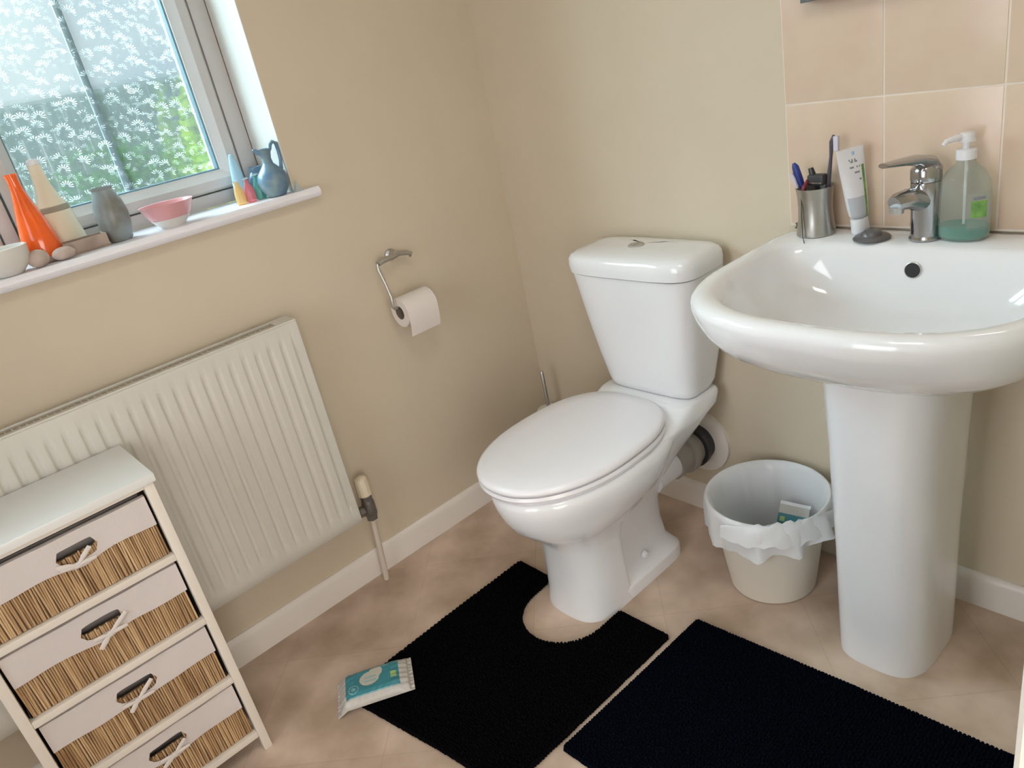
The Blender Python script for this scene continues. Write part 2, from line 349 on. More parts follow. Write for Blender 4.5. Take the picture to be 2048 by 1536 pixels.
# skirting boards: chamfered top
def skirt(name, p0, p1, nrm):
    p0, p1, nrm = Vector(p0), Vector(p1), Vector(nrm); h = 0.084
    prof = [(0, 0), (0.015, 0), (0.015, h - 0.018), (0.013, h - 0.010), (0.008, h - 0.003), (0.004, h), (0, h)]
    m = MB(); m.loft([[tuple(p + nrm * a + Vector((0, 0, b))) for a, b in prof] for p in (p0, p1)])
    struct(m.build(name, 'gloss'))
skirt('baseboard_left', (0, -2.5, 0), (0, -0.015, 0), (1, 0, 0))
skirt('baseboard_back', (0, 0, 0), (1.72, 0, 0), (0, -1, 0))
skirt('baseboard_right', (1.72, -0.972, 0), (1.72, -0.015, 0), (-1, 0, 0))
skirt('baseboard_front', (0.015, -2.5, 0), (1.72, -2.5, 0), (0, 1, 0))
# thin white lining of the window opening, paler than the walls
rv = MB()
rv.box((-0.158, WY1 - 0.002, WZ0), (-0.0005, WY1, WZ1)); rv.box((-0.158, WY0, WZ0), (-0.0005, WY0 + 0.002, WZ1)); rv.box((-0.158, WY0 + 0.002, WZ1 - 0.002), (-0.0005, WY1 - 0.002, WZ1))
struct(rv.build('trim_2', 'reveal'))

# ------------------------------------------------------------------ splashback tiles on the back wall
TX, TZ, PX, PZ = 0.950, 0.869, 0.2011, 0.251
TR = 4
MB().box((TX, -0.0068, TZ - 0.003), (1.72, 0, TZ + PZ * TR)).build('grout', 'grout', wb)
tile_mesh = {}
for i in range(4):
    w = PX - 0.0035 if i < 3 else 1.7185 - (TX + 3 * PX) - 0.002
    for j in range(TR):
        key = i == 3
        if key not in tile_mesh:
            o = MB().box((0, -0.0075, 0), (w, 0, PZ - 0.0035), bev=0.0007).build('tile', 'tile', wb); tile_mesh[key] = o.data
        else:
            o = bpy.data.objects.new('tile', tile_mesh[key]); COL.objects.link(o); o.parent = wb
        o.location = (TX + i * PX + 0.0018, -0.0005, TZ + j * PZ + 0.0018)

# ------------------------------------------------------------------ window
win = struct(bpy.data.objects.new('window_1', None)); COL.objects.link(win); win.location = (-0.2, WY1, 1.122)
parts = []
FX0, FX1 = -0.235, -0.160
m = MB(); FB = 1.155
m.box((FX0, WY0 + 0.002, 1.122), (FX1, WY1 - 0.002, FB), bev=0.004); m.box((FX0, WY0 + 0.002, WZ1 - 0.045), (FX1, WY1 - 0.002, WZ1 - 0.002), bev=0.004)
m.box((FX0, WY1 - 0.045, FB), (FX1, WY1 - 0.002, WZ1 - 0.045), bev=0.004); m.box((FX0, WY0 + 0.002, FB), (FX1, WY0 + 0.045, WZ1 - 0.045), bev=0.004)
m.box((FX0, -1.285, FB), (FX1, -1.255, WZ1 - 0.045), bev=0.004)
parts.append(m.build('frame', 'upvc', win))
def sash(y0, y1):
    z0, z1 = FB + 0.004, WZ1 - 0.049; w = 0.046; x0, x1 = -0.222, -0.152
    m = MB(); po = [(y0, z0), (y1, z0), (y1, z1), (y0, z1)]
    # bevelled moulding: outer front, inner slope
    def ring(d, x): return [(x, y0 + d, z0 + d), (x, y1 - d, z0 + d), (x, y1 - d, z1 - d), (x, y0 + d, z1 - d)]
    m.loft([ring(0, x0), ring(0, x1 - 0.005), ring(0.005, x1), ring(w - 0.020, x1), ring(w - 0.006, x1 - 0.016), ring(w, x1 - 0.020), ring(w, x0)], False, False)
    m.loft([ring(w, x0), ring(0, x0)], False, False)
    s = m.build('sash', 'upvc', win, sharp=20); parts.append(s)
    g = MB(); d = w - 0.001; e = w + 0.0035
    g.loft([ring(d, -0.203), ring(d, -0.176), ring(e, -0.180), ring(e, -0.203)], False, False)
    g = g.build('gasket', 'gasket', s)
    p = MB().box((-0.2035, y0 + w - 0.002, z0 + w - 0.002), (-0.1995, y1 - w + 0.002, z1 - w + 0.002)).build('pane', 'glass', s)
    yc = (y0 + y1) / 2 + 0.0
    b = MB().box((-0.2185, yc - 0.008, z0 + w), (-0.2105, yc + 0.008, z1 - w), bev=0.002).build('glazing_bar', 'bar', s)
    return [g, p, b]
sub = sash(-1.251, -0.722) + sash(-1.751, -1.289)
off(win, parts + sub)
sillm = MB(); z0, z1 = 1.0975, 1.122
sillm.box((-0.158, WY0 + 0.003, z0), (0.0, WY1 - 0.003, z1)); 
pr = [(0.0, z0), (0.026, z0), (0.032, z0 + 0.006), (0.034, (z0 + z1) / 2), (0.032, z1 - 0.006), (0.026, z1), (0.0, z1)]
sillm.loft([[(x, y, z) for x, z in pr] for y in (WY0 - 0.05, -0.618)])
struct(sillm.build('trim_3', 'sill'))

# ------------------------------------------------------------------ garden beyond the glass
gl = MB()
gl.add([(-14, -12, -0.35), (-0.32, -12, -0.35), (-0.32, 12, -0.35), (-14, 12, -0.35)], [(0, 1, 2, 3)])
struct(gl.build('ground', 'grass'))
fr = root('garden_fence', (-6.4, 0, -0.35), 'weathered grey green board fence seen through the window glass', 'fence')
bd = None
for k in range(46):
    y = -3.0 + k * 0.135
    if bd is None:
        bd = MB().box((-0.012, 0, 0), (0.012, 0.120, 2.02), bev=0.003).build('board', 'fence', fr); o = bd
    else:
        o = bpy.data.objects.new('board', bd.data); COL.objects.link(o); o.parent = fr
    o.location = (random.uniform(-.004, .004), y, 0.02)
for z in (0.3, 1.8): MB().box((-0.06, -3.0, z), (-0.014, 3.2, z + 0.08)).build('rail', 'fence', fr)
MB().box((-0.03, -3.0, 2.045), (0.035, 3.2, 2.09)).build('capping', 'fence', fr)
def bush(loc, rx, ry, rz, mt, label, seed, nleaf=900, grp=None):
    rnd = random.Random(seed); r = root('shrub', loc, label, 'shrub', grp); m = MB()
    for _ in range(nleaf):
        u = rnd.uniform(-1, 1); a = rnd.uniform(0, 2 * PI); q = rnd.uniform(0.6, 1.0); h = math.sqrt(1 - u * u)
        c = Vector((rx * h * math.cos(a) * q, ry * h * math.sin(a) * q, rz + rz * u * q))
        d = Vector((rnd.uniform(-1, 1), rnd.uniform(-1, 1), rnd.uniform(-1, 1))).normalized() * 0.05
        e = d.cross(Vector((rnd.uniform(-1, 1), rnd.uniform(-1, 1), rnd.uniform(-1, 1)))).normalized() * 0.03
        m.add([c - d, c + e, c + d, c - e], [(0, 1, 2, 3)])
    f = m.build('foliage', mt, r); f['kind'] = 'stuff'
    MB().tube([(0, 0, 0), (0.01, 0, rz)], 0.02, 6).build('stem', 'tray', r)
bush((-3.0, 0.32, -0.35), 0.16, 0.15, 0.80, 'leaf', 'low bright lime shrub outside, at the bottom right corner of the glass', 3, 900)
bush((-3.3, 0.36, -0.35), 0.10, 0.11, 0.985, 'leaf', 'taller bright lime shrub outside, at the right edge of the glass', 6, 700)
bush((-5.6, -1.25, -0.35), 0.35, 0.60, 0.78, 'leafd', 'green shrub before the fence at the left of the glass', 4, 1500)
bush((-5.6, 0.45, -0.35), 0.35, 0.85, 0.84, 'leafd', 'green shrub before the fence in the middle of the glass', 5, 1700)

# ------------------------------------------------------------------ radiator
RY0, RY1, RZ0, RZ1, RX = -1.86, -0.815, 0.2465, 0.8465, 0.100
rad = root('radiator', (0.06, (RY0 + RY1) / 2, RZ0), 'white ribbed panel radiator on the wall below the window', 'radiator')
P = []
m = MB(); ny = int((RY1 - RY0) / 0.00222); nzv = [0.0, 0.004, 0.03, 0.045, 0.055, 0.065, 0.2, 0.35, 0.535, 0.545, 0.555, 0.565, 0.592, 0.597, 0.6]
def radx(y, z):
    e = 0.0
    if 0.045 < z < 0.56:
        k = min(1, (z - 0.042) / 0.02, (0.562 - z) / 0.02)
        ph = ((RY1 - 0.022 - y) % 0.0333) / 0.0333
        t = 1 - min(1, max(0, (abs(ph - 0.5) - 0.27) / 0.13))      # raised flat rib, sunk channel
        e = -0.0055 * (1 - t) * k
        if y > RY1 - 0.022 or y < RY0 + 0.022: e = 0
    if z in (0.0, 0.6): e -= 0.006
    return RX + e
rows = []
for z in nzv: rows.append([(radx(RY0 + 0.004 + (RY1 - RY0 - 0.008) * j / ny, z), RY0 + 0.004 + (RY1 - RY0 - 0.008) * j / ny, RZ0 + z) for j in range(ny + 1)])
m.loft(rows, False, False, closed=False)
P.append(m.build('front_panel', 'rad', rad, sharp=60))
m = MB(); m.box((0.028, RY0 + 0.01, RZ0 + 0.004), (0.040, RY1 - 0.01, RZ1 - 0.012), bev=0.003)
P.append(m.build('back_panel', 'rad', rad))
for y0, y1 in ((RY1 - 0.006, RY1), (RY0, RY0 + 0.006)): P.append(MB().box((0.034, y0, RZ0 + 0.004), (0.0965, y1, RZ1 + 0.001), bev=0.0015).build('side_panel', 'rad', rad))
m = MB(); m.box((0.084, RY0 + 0.006, RZ1 - 0.004), (0.0955, RY1 - 0.006, RZ1 + 0.0015), bev=0.002); m.box((0.036, RY0 + 0.006, RZ1 - 0.004), (0.042, RY1 - 0.006, RZ1 + 0.001), bev=0.001)
m.box((0.042, RY1 - 0.046, RZ1 - 0.004), (0.084, RY1 - 0.006, RZ1), bev=0.001); m.box((0.042, RY0 + 0.006, RZ1 - 0.004), (0.084, RY0 + 0.046, RZ1), bev=0.001)
P.append(m.build('top_cover', 'rad', rad))
m = MB(); y = RY0 + 0.050
while y < RY1 - 0.050:
    m.box((0.042, y, RZ1 - 0.0085), (0.084, y + 0.0026, RZ1 - 0.0060)); y += 0.0135
P.append(m.build('grille', 'rad', rad, kind='stuff'))
m = MB().box((0.041, RY0 + 0.008, RZ0 + 0.02), (0.086, RY1 - 0.008, RZ1 - 0.024)); P.append(m.build('convector', 'raddark', rad))
for y in (RY0 + 0.15, RY1 - 0.15): P.append(MB().box((0.0004, y - 0.015, RZ0 + 0.1), (0.028, y + 0.015, RZ1 - 0.1)).build('bracket', 'rad', rad))
off(rad, P)
# valve with its supply pipe
vl = root('radiator_valve', (0.062, -0.782, 0.0), 'ivory capped radiator valve on a painted pipe beside the radiator', 'valve')
P = []
m = MB(); cy = -0.770; vx = 0.062
m.tube([(vx, cy, 0.222), (vx, cy, 0.232), (vx, cy, 0.268), (vx, cy, 0.283)], [0.015, 0.0185, 0.0185, 0.015], 16)
m.tube([(vx, -0.8145, 0.252), (vx, cy, 0.252)], 0.0095, 12)
m.tube([(vx, -0.803, 0.252), (vx, -0.789, 0.252)], 0.0155, 6)
m.tube([(vx, cy, 0.215), (vx, cy, 0.229)], 0.0165, 6); m.tube([(vx, cy, 0.279), (vx, cy, 0.292)], 0.0165, 10)
P.append(m.build('valve_body', 'valve', vl))
prof = [(0.0150, 0.292), (0.0190, 0.296), (0.0190, 0.338), (0.0170, 0.348), (0.010, 0.353), (0.0, 0.354)]
m = MB(); rings = []
for r, z in prof:
    rings.append([(vx + (r * (1 + (0.06 if (k % 4 < 2 and 0.295 < z < 0.34) else 0))) * math.cos(2 * PI * k / 48), cy + (r * (1 + (0.06 if (k % 4 < 2 and 0.295 < z < 0.34) else 0))) * math.sin(2 * PI * k / 48), z) for k in range(48)])
m.loft(rings, True, False); P.append(m.build('cap', 'ivory', vl))
P.append(MB().tube([(vx, cy, 0.216), (0.055, -0.776, 0.10), (0.050, -0.782, 0.001)], 0.0085, 14).build('pipe', 'pipe', vl))
off(vl, P)

# ------------------------------------------------------------------ storage unit with four basket drawers
UX0, UX1, UY0, UY1, UZ = 0.112, 0.332, -1.666, -1.292, 0.741
un_ = root('storage_unit', (0.22, -1.479, 0), 'white wooden four drawer storage unit in front of the radiator', 'storage unit')
P = []
P.append(MB().box((UX0 - 0.004, UY0 - 0.006, UZ - 0.018), (UX1 + 0.006, UY1 + 0.006, UZ), bev=0.003).build('top_board', 'unittop', un_))
st = 0.019
for x0, x1 in ((UX1 - 0.022, UX1), (UX0, UX0 + 0.02)):
    for y0, y1 in ((UY0, UY0 + st), (UY1 - st, UY1)):
        P.append(MB().box((x0, y0, 0), (x1, y1, UZ - 0.0185), bev=0.002).build('leg', 'unit', un_))
for y0, y1 in ((UY0 + 0.005, UY0 + 0.012), (UY1 - 0.012, UY1 - 0.005)):
    P.append(MB().box((UX0 + 0.0205, y0, 0.042), (UX1 - 0.0225, y1, UZ - 0.019)).build('side_panel', 'unit', un_))
P.append(MB().box((UX0 + 0.002, UY0 + st, 0.042), (UX0 + 0.007, UY1 - st, UZ - 0.019)).build('back_panel', 'unit', un_))
railz = [0.545, 0.378, 0.211, 0.044]
for rz in railz:
    P.append(MB().box((UX1 - 0.019, UY0 + st, rz), (UX1 - 0.001, UY1 - st, rz + 0.016), bev=0.0015).build('rail', 'unit', un_))
P.append(MB().box((UX1 - 0.019, UY0 + st, UZ - 0.026), (UX1 - 0.001, UY1 - st, UZ - 0.0185)).build('rail', 'unit', un_))
for rz in railz:
    for y0, y1 in ((UY0 + st + 0.0005, UY0 + st + 0.010), (UY1 - st - 0.010, UY1 - st - 0.0005)):
        P.append(MB().box((UX0 + 0.0205, y0, rz), (UX1 - 0.0225, y1, rz + 0.012)).build('runner', 'unit', un_))
tops = [UZ - 0.026] + railz[:-1]
WY = (UY1 - UY0 - 2 * st) / 2; YC = (UY0 + UY1) / 2
for k, rz in enumerate(railz):
    rn = random.Random(20 + k)
    z0 = rz + 0.0165; hh = tops[k] - z0 - (0.017 if k == 0 else 0.009); z1 = z0 + hh
    y0, y1 = YC - WY + 0.005, YC + WY - 0.005; xf = UX1 - 0.010; xb = UX0 + 0.012
    fold = hh * 0.46
    hc = YC + 0.0 + (0.022 if k == 0 else 0.004); hw = 0.036; hz1 = z1 - 0.020 - 0.003; hz0 = hz1 - 0.034
    # basket body: sides, back, floor and a front wall with the hand slot
    b = MB()
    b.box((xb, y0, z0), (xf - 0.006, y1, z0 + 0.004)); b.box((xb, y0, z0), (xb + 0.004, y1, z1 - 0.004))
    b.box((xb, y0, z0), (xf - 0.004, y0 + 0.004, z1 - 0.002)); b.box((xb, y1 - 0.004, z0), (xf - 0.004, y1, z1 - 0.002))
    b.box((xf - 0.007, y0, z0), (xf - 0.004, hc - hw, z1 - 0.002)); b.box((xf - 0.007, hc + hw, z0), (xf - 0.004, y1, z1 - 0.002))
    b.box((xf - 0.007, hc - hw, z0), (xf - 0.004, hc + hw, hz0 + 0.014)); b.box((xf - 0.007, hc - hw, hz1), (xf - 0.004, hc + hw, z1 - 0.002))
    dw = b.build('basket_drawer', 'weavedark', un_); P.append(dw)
    reeds = MB(); y = y0 + 0.002
    i = 0
    while y < y1 - 0.002:
        lean = rn.uniform(-0.0014, 0.0014) - 0.0008; rr = rn.uniform(0.0016, 0.0024)
        top = z1 - 0.004 if abs(y - hc) > hw else hz0 + rn.uniform(0.012, 0.017)
        mid = (z0 + top) / 2; bx = xf - 0.003 + rn.uniform(-0.0008, 0.0008)
        reeds.tube([(bx, y - lean, z0 + 0.001), (bx + 0.0016, y + rn.uniform(-.0006, .0006), mid), (bx, y + lean, top)], rr, 5, mi=i % 2 if rn.random() < 0.8 else 1 - i % 2)
        y += rn.uniform(0.0037, 0.0050); i += 1
    rd = reeds.build('reed_weave', ['reed', 'reed2'], dw, kind='stuff')
    # liner folded over the top edge, with a slot
    ln = MB(); lx = xf + 0.0008; N = 44
    lowz = lambda y: z1 - fold + 0.0016 * math.sin(y * 40 + k * 2.1) - 0.007 * math.exp(-((y - hc) / 0.03) ** 2)
    ztop = z1 + 0.001; X = lambda y, z: lx + 0.0012 * math.sin(y * 55 + z * 30 + k) + 0.0015
    for j in range(N):
        ya, yb_ = y0 + (y1 - y0) * j / N, y0 + (y1 - y0) * (j + 1) / N
        def hole(y):   # returns slot z-range at y
            d = abs(y - hc) / hw
            if d >= 1: return None
            s = math.sqrt(max(0, 1 - d ** 5)); return (hz0 + (1 - s) * 0.012, hz1 - (1 - s) * 0.004)
        ha, hb = hole(ya), hole(yb_)
        def quad(za0, za1, zb0, zb1): ln.add([(X(ya, za0), ya, za0), (X(yb_, zb0), yb_, zb0), (X(yb_, zb1), yb_, zb1), (X(ya, za1), ya, za1)], [(0, 1, 2, 3)])
        if ha is None and hb is None: quad(lowz(ya), ztop, lowz(yb_), ztop)
        else:
            mm = (hz0 + hz1) / 2
            a0, a1 = ha if ha else (mm, mm); b0, b1 = hb if hb else (mm, mm)
            quad(lowz(ya), a0, lowz(yb_), b0); quad(a1, ztop, b1, ztop)
        ln.add([(X(ya, ztop), ya, ztop), (X(yb_, ztop), yb_, ztop), (xf - 0.008, yb_, ztop + 0.001), (xf - 0.008, ya, ztop + 0.001)], [(0, 1, 2, 3)])
        ln.add([(xf - 0.008, ya, ztop + 0.001), (xf - 0.008, yb_, ztop + 0.001), (xf - 0.010, yb_, hz1), (xf - 0.010, ya, hz1)], [(0, 1, 2, 3)])
    ln = ln.build('liner', 'linen', dw, sharp=50)
    li = MB().box((xf - 0.040, y0 + 0.004, z0 + 0.004), (xf - 0.037, y1 - 0.004, z1 - 0.004)).build('inner_liner', 'liningin', dw)
    # ribbon: knot and two crossing tails under the slot
    rb = MB(); kz = hz0 - 0.006; kx = xf + 0.006; ky = hc + (0.004 if k % 2 else -0.008)
    tl = [((0.030, 0.024), (-0.032, 0.012)), ((0.040, 0.026), (-0.024, -0.020)), ((0.038, 0.028), (-0.018, -0.016)), ((0.030, 0.020), (-0.026, -0.014))][k]
    for (dy, dz), w in ((tl[0], 0.0045), (tl[1], 0.005), ((-0.028, 0.004), 0.004), ((0.032, -0.001), 0.004)):
        rb.tube([(kx, ky, kz), (kx + 0.002, ky + dy * 0.5, kz + dz * 0.5 + 0.001), (kx - 0.002, ky + dy, kz + dz)], [w * 0.6, w * 1.1, w], 8, flat=1.0)
    rb.lathe([(0.001, -0.006), (0.007, -0.003), (0.007, 0.003), (0.001, 0.006)], (kx, ky, kz), 12, sx=0.6)
    rb = rb.build('ribbon_bow', 'ribbon', dw)
    for v in rb.data.vertices: v.co.x = kx + (v.co.x - kx) * 0.35
    off(un_, [rd, ln, li, rb])
off(un_, P)

# ------------------------------------------------------------------ toilet
TXC = 0.600
tl = root('toilet', (TXC, -0.35, 0), 'white ceramic close coupled toilet with closed lid, left of the basin', 'toilet')
P = []
pan = MB()
A = [(0.0, .105, -.580, -.425, 3.0), (0.012, .1045, -.580, -.425, 3.0), (0.05, .102, -.574, -.425, 2.9), (0.12, .099, -.572, -.428, 2.8), (0.20, .098, -.576, -.428, 2.6), (0.235, .103, -.590, -.415, 2.5),
     (0.262, .117, -.618, -.34, 2.3), (0.285, .137, -.646, -.31, 2.2), (0.31, .154, -.668, -.27, 2.15), (0.34, .168, -.682, -.25, 2.1), (0.37, .176, -.690, -.22, 2.1), (0.392, .179, -.692, -.20, 2.1), (0.404, .176, -.690, -.195, 2.1), (0.410, .168, -.682, -.20, 2.1)]
pan.loft([outline(hw, yf, yb, -0.40 if z > .30 else -0.47, nf, 3.0 if z > .27 else 9.0, z, 88, TXC) for z, hw, yf, yb, nf in A], True, True)
B = [(0.0, .105, -.50, -.195, 6), (0.030, .105, -.50, -.197, 6), (0.036, .103, -.50, -.199, 6), (0.060, .068, -.48, -.214, 6), (0.12, .064, -.48, -.218, 5), (0.18, .066, -.46, -.212, 4), (0.22, .074, -.45, -.200, 4), (0.26, .088, -.44, -.172, 4), (0.30, .106, -.43, -.136, 4),
     (0.34, .130, -.46, -.096, 4), (0.375, .149, -.46, -.060, 4), (0.40, .158, -.42, -.040, 4.5), (0.414, .160, -.300, -.030, 5), (0.434, .154, -.215, -.028, 6), (0.442, .151, -.200, -.030, 6), (0.4445, .147, -.196, -.034, 6)]
pan.loft([outline(hw, yf, yb, (yf + yb) / 2, n_, n_, z, 72, TXC) for z, hw, yf, yb, n_ in B], True, True)
pan.lathe([(0.044, -0.24), (0.044, -0.150)], (0.640, 0, 0.235), 32, axis='y')
P.append(pan.build('pan', 'ceramic', tl, sharp=70))
cb_ = MB().lathe([(0.0001, 0.012), (0.008, 0.011), (0.0115, 0.006), (0.012, 0.0)][::-1], (0, 0, 0), 20, axis='x'); 
o = cb_.build('bolt_cap', 'ceramic', tl); o.data.transform(Matrix.Translation((TXC + 0.071, -0.335, 0.062))); P.append(o)
ci = MB()
Cs = [(0.4455, .128, -.150, -.040, 5), (0.450, .136, -.158, -.034, 5), (0.470, .143, -.163, -.026, 6), (0.55, .158, -.175, -.018, 7), (0.65, .173, -.187, -.016, 8), (0.73, .184, -.195, -.015, 8), (0.772, .190, -.199, -.015, 8), (0.776, .190, -.199, -.015, 8)]
ci.loft([outline(hw, yf, yb, (yf + yb) / 2, 5.0, n_, z, 88, TXC) for z, hw, yf, yb, n_ in Cs])
P.append(ci.build('cistern', 'ceramic', tl, sharp=60))
li = MB()
Ls = [(0.7785, .190, -.200, 0), (0.780, .196, -.206, 0), (0.800, .198, -.208, 0), (0.815, .196, -.206, 0), (0.824, .190, -.200, 0), (0.829, .178, -.188, 0), (0.8325, .150, -.168, 0), (0.8345, .10, -.145, 0), (0.835, .05, -.125, 0)]
li.loft([outline(hw, yf, -0.012 - (0.208 + yf) * 0.8 if z > .78 else -0.012, (yf - 0.012) / 2, 4.5, 5.5, z, 88, TXC) for z, hw, yf, _ in Ls])
P.append(li.build('cistern_lid', 'ceramic', tl, sharp=60))
fb = MB().lathe([(0.021, 0.8335), (0.021, 0.8365), (0.0185, 0.8385), (0.0175, 0.838), (0.0001, 0.839)], (TXC - 0.010, -0.110, 0), 28)
fb.box((TXC - 0.0105, -0.1275, 0.8385), (TXC - 0.0095, -0.0925, 0.8393)); P.append(fb.build('flush_button', 'button', tl))
def seat_ring(hw, yf, yb, z): return outline(hw, yf, yb, -0.435, 2.12, 2.7, z, 88, TXC - 0.020)
s1 = MB().loft([seat_ring(.174, -.684, -.190, .4105), seat_ring(.184, -.692, -.188, .413), seat_ring(.188, -.697, -.186, .423), seat_ring(.185, -.694, -.188, .4305)])
P.append(s1.build('seat', 'seat', tl))
s2 = MB().loft([seat_ring(.180, -.689, -.192, .4325), seat_ring(.186, -.696, -.187, .435), seat_ring(.187, -.698, -.186, .441), seat_ring(.184, -.695, -.188, .447), seat_ring(.175, -.685, -.194, .451), seat_ring(.13, -.63, -.23, .4545), seat_ring(.06, -.52, -.32, .456)])
P.append(s2.build('lid', 'seat', tl, sharp=60))
for sx in (-0.07, 0.07): P.append(MB().tube([(TXC + sx - 0.018, -0.184, 0.436), (TXC + sx + 0.018, -0.184, 0.436)], 0.009, 12).build('hinge', 'seat', tl))
off(tl, P)
# soil connector behind the pan
sc = root('waste_connector', (0.655, -0.01, 0.20), 'grey ribbed waste connector on the wall behind the toilet', 'pipe')
P = []
def ring_y(r0, r1, y0, y1, c): return MB().lathe([(r0, y0), (r1, y0), (r1, y1), (r0, y1)], c, 36, axis='y')
m = MB().lathe([(0.050, -0.152), (0.050, -0.10), (0.058, -0.098), (0.058, -0.080), (0.050, -0.078), (0.050, -0.055)], (0.640, 0, 0.235), 36, axis='y'); P.append(m.build('sleeve', 'greyp', sc))
m = MB().lathe([(0.050, -0.054), (0.061, -0.054), (0.061, -0.040), (0.055, -0.032), (0.055, -0.016)], (0.640, 0, 0.235), 36, axis='y'); P.append(m.build('rubber_seal', 'dark', sc))
m = MB().lathe([(0.075, -0.016), (0.095, -0.012), (0.095, -0.0005)], (0.640, 0, 0.235), 40, axis='y'); P.append(m.build('wall_flange', 'gloss', sc))
off(sc, P)

# ------------------------------------------------------------------ basin and pedestal
BX = 1.257
bs = root('basin', (BX, -0.25, 0.70), 'wide white ceramic wash basin on the tiled wall', 'basin')
P = []
m = MB()
def bo(hw, yf, yb, z, nf=2.7, nb=9, yc=-0.26): return outline(hw, yf, yb, yc, nf, nb, z, 112, BX)
R_ = [bo(.100, -.315, -.05, .7105, 3, 6, -.2), bo(.150, -.360, -.035, .713, 2.8, 6, -.22), bo(.205, -.415, -.022, .724, 2.6, 7), bo(.248, -.462, -.012, .743), bo(.277, -.495, -.0095, .766), bo(.296, -.517, -.0085, .795), bo(.306, -.531, -.0085, .824),
      bo(.309, -.538, -.0085, .845), bo(.307, -.536, -.0085, .856), bo(.300, -.529, -.012, .863), bo(.290, -.518, -.018, .865), bo(.277, -.504, -.098, .8635, 2.6, 6), bo(.268, -.494, -.106, .858, 2.6, 5.5), bo(.260, -.486, -.112, .845, 2.5, 5),
      bo(.247, -.470, -.118, .815, 2.5, 4.5), bo(.225, -.440, -.125, .780, 2.4, 4), bo(.190, -.402, -.135, .757, 2.4, 3.5), bo(.140, -.355, -.155, .741, 2.2, 3), bo(.08, -.318, -.19, .732, 2, 2.2), bo(.024, -.284, -.236, .728, 2, 2)]
m.loft(R_, True, True); P.append(m.build('bowl', 'ceramic', bs, sharp=75))
m = MB().lathe([(0.0155, -0.003), (0.0155, 0.0), (0.0138, 0.0010), (0.0130, -0.002)], (0, 0, 0), 28, axis='y', cap0=False, cap1=False)
o = m.build('overflow_ring', 'satin', bs); tr = Matrix.Translation((BX - 0.004, -0.1195, 0.822)) @ Matrix.Rotation(math.radians(-8), 4, 'X'); 
o.data.transform(tr @ Matrix.Rotation(PI, 4, 'Z')); P.append(o)
m = MB().lathe([(0.0136, -0.001), (0.0136, 0.0004)], (0, 0, 0), 28, axis='y'); o = m.build('overflow_hole', 'hole', bs); o.data.transform(tr); P.append(o)
P.append(MB().lathe([(0.026, 0.7275), (0.026, 0.7315), (0.021, 0.7318), (0.019, 0.7290)], (BX, -0.260, 0), 28).build('waste_ring', 'chrome', bs))
off(bs, P)
pd = MB()
Ps = [(0.0, .094, -.318, -.10), (0.01, .0945, -.319, -.10), (0.3, .099, -.322, -.10), (0.5, .106, -.326, -.10), (0.65, .112, -.332, -.10), (0.7095, .114, -.334, -.10)]
pd.loft([outline(hw, yf, yb, -0.20, 3.2, 6, z, 80, 1.262) for z, hw, yf, yb in Ps])
o = pd.build('basin_pedestal', 'ceramic', sharp=60); tag(o, 'tall white ceramic pedestal standing under the wash basin', 'pedestal')
sp = root('supply_pipe', (1.395, -0.02, 0.60), 'short chrome supply pipe and valve right of the pedestal, under the basin', 'pipe')
P = [MB().tube([(1.395, -0.0005, 0.664), (1.395, -0.020, 0.664), (1.380, -0.030, 0.668)], 0.0075, 10).build('pipe', 'satin', sp),
     MB().tube([(1.395, -0.0005, 0.664), (1.395, -0.006, 0.664)], 0.018, 18).build('flange', 'gloss', sp)]
off(sp, P)

# ------------------------------------------------------------------ mixer tap
RIM = 0.8650
tp = root('mixer_tap', (1.250, -0.060, RIM), 'chrome lever mixer tap standing on the basin ledge', 'tap')
P = []
P.append(MB().lathe([(0.0275, 0.0005), (0.0275, 0.004), (0.0245, 0.008), (0.0245, 0.04), (0.0250, 0.075), (0.0262, 0.095), (0.0255, 0.108)], (1.250, -0.060, RIM), 32).build('tap_body', 'chrome', tp))
P.append(MB().tube([(1.250, -0.060, RIM + .070), (1.243, -0.082, RIM + .080), (1.235, -0.104, RIM + .086), (1.227, -0.126, RIM + .086), (1.225, -0.133, RIM + .084)], [0.022, 0.0205, 0.0185, 0.0165, 0.0140], 20).build('spout', 'chrome', tp))
P.append(MB().lathe([(0.0115, 0.066), (0.0125, 0.068), (0.0125, 0.078)], (1.2265, -0.128, RIM), 20).build('aerator', 'satin', tp))
P.append(MB().lathe([(0.0255, 0.109), (0.0265, 0.112), (0.0265, 0.130), (0.021, 0.139), (0.010, 0.144), (0.0001, 0.145)], (1.250, -0.060, RIM), 32).build('lever_cap', 'chrome', tp))
P.append(MB().tube([(1.254, -0.046, RIM + .128), (1.250, -0.060, RIM + .143), (1.243, -0.085, RIM + .151), (1.234, -0.120, RIM + .156), (1.225, -0.155, RIM + .160), (1.222, -0.172, RIM + .162)], [0.022, 0.0235, 0.0190, 0.0145, 0.0110, 0.009], 18, flat=0.50).build('lever', 'chrome', tp))
off(tp, P)

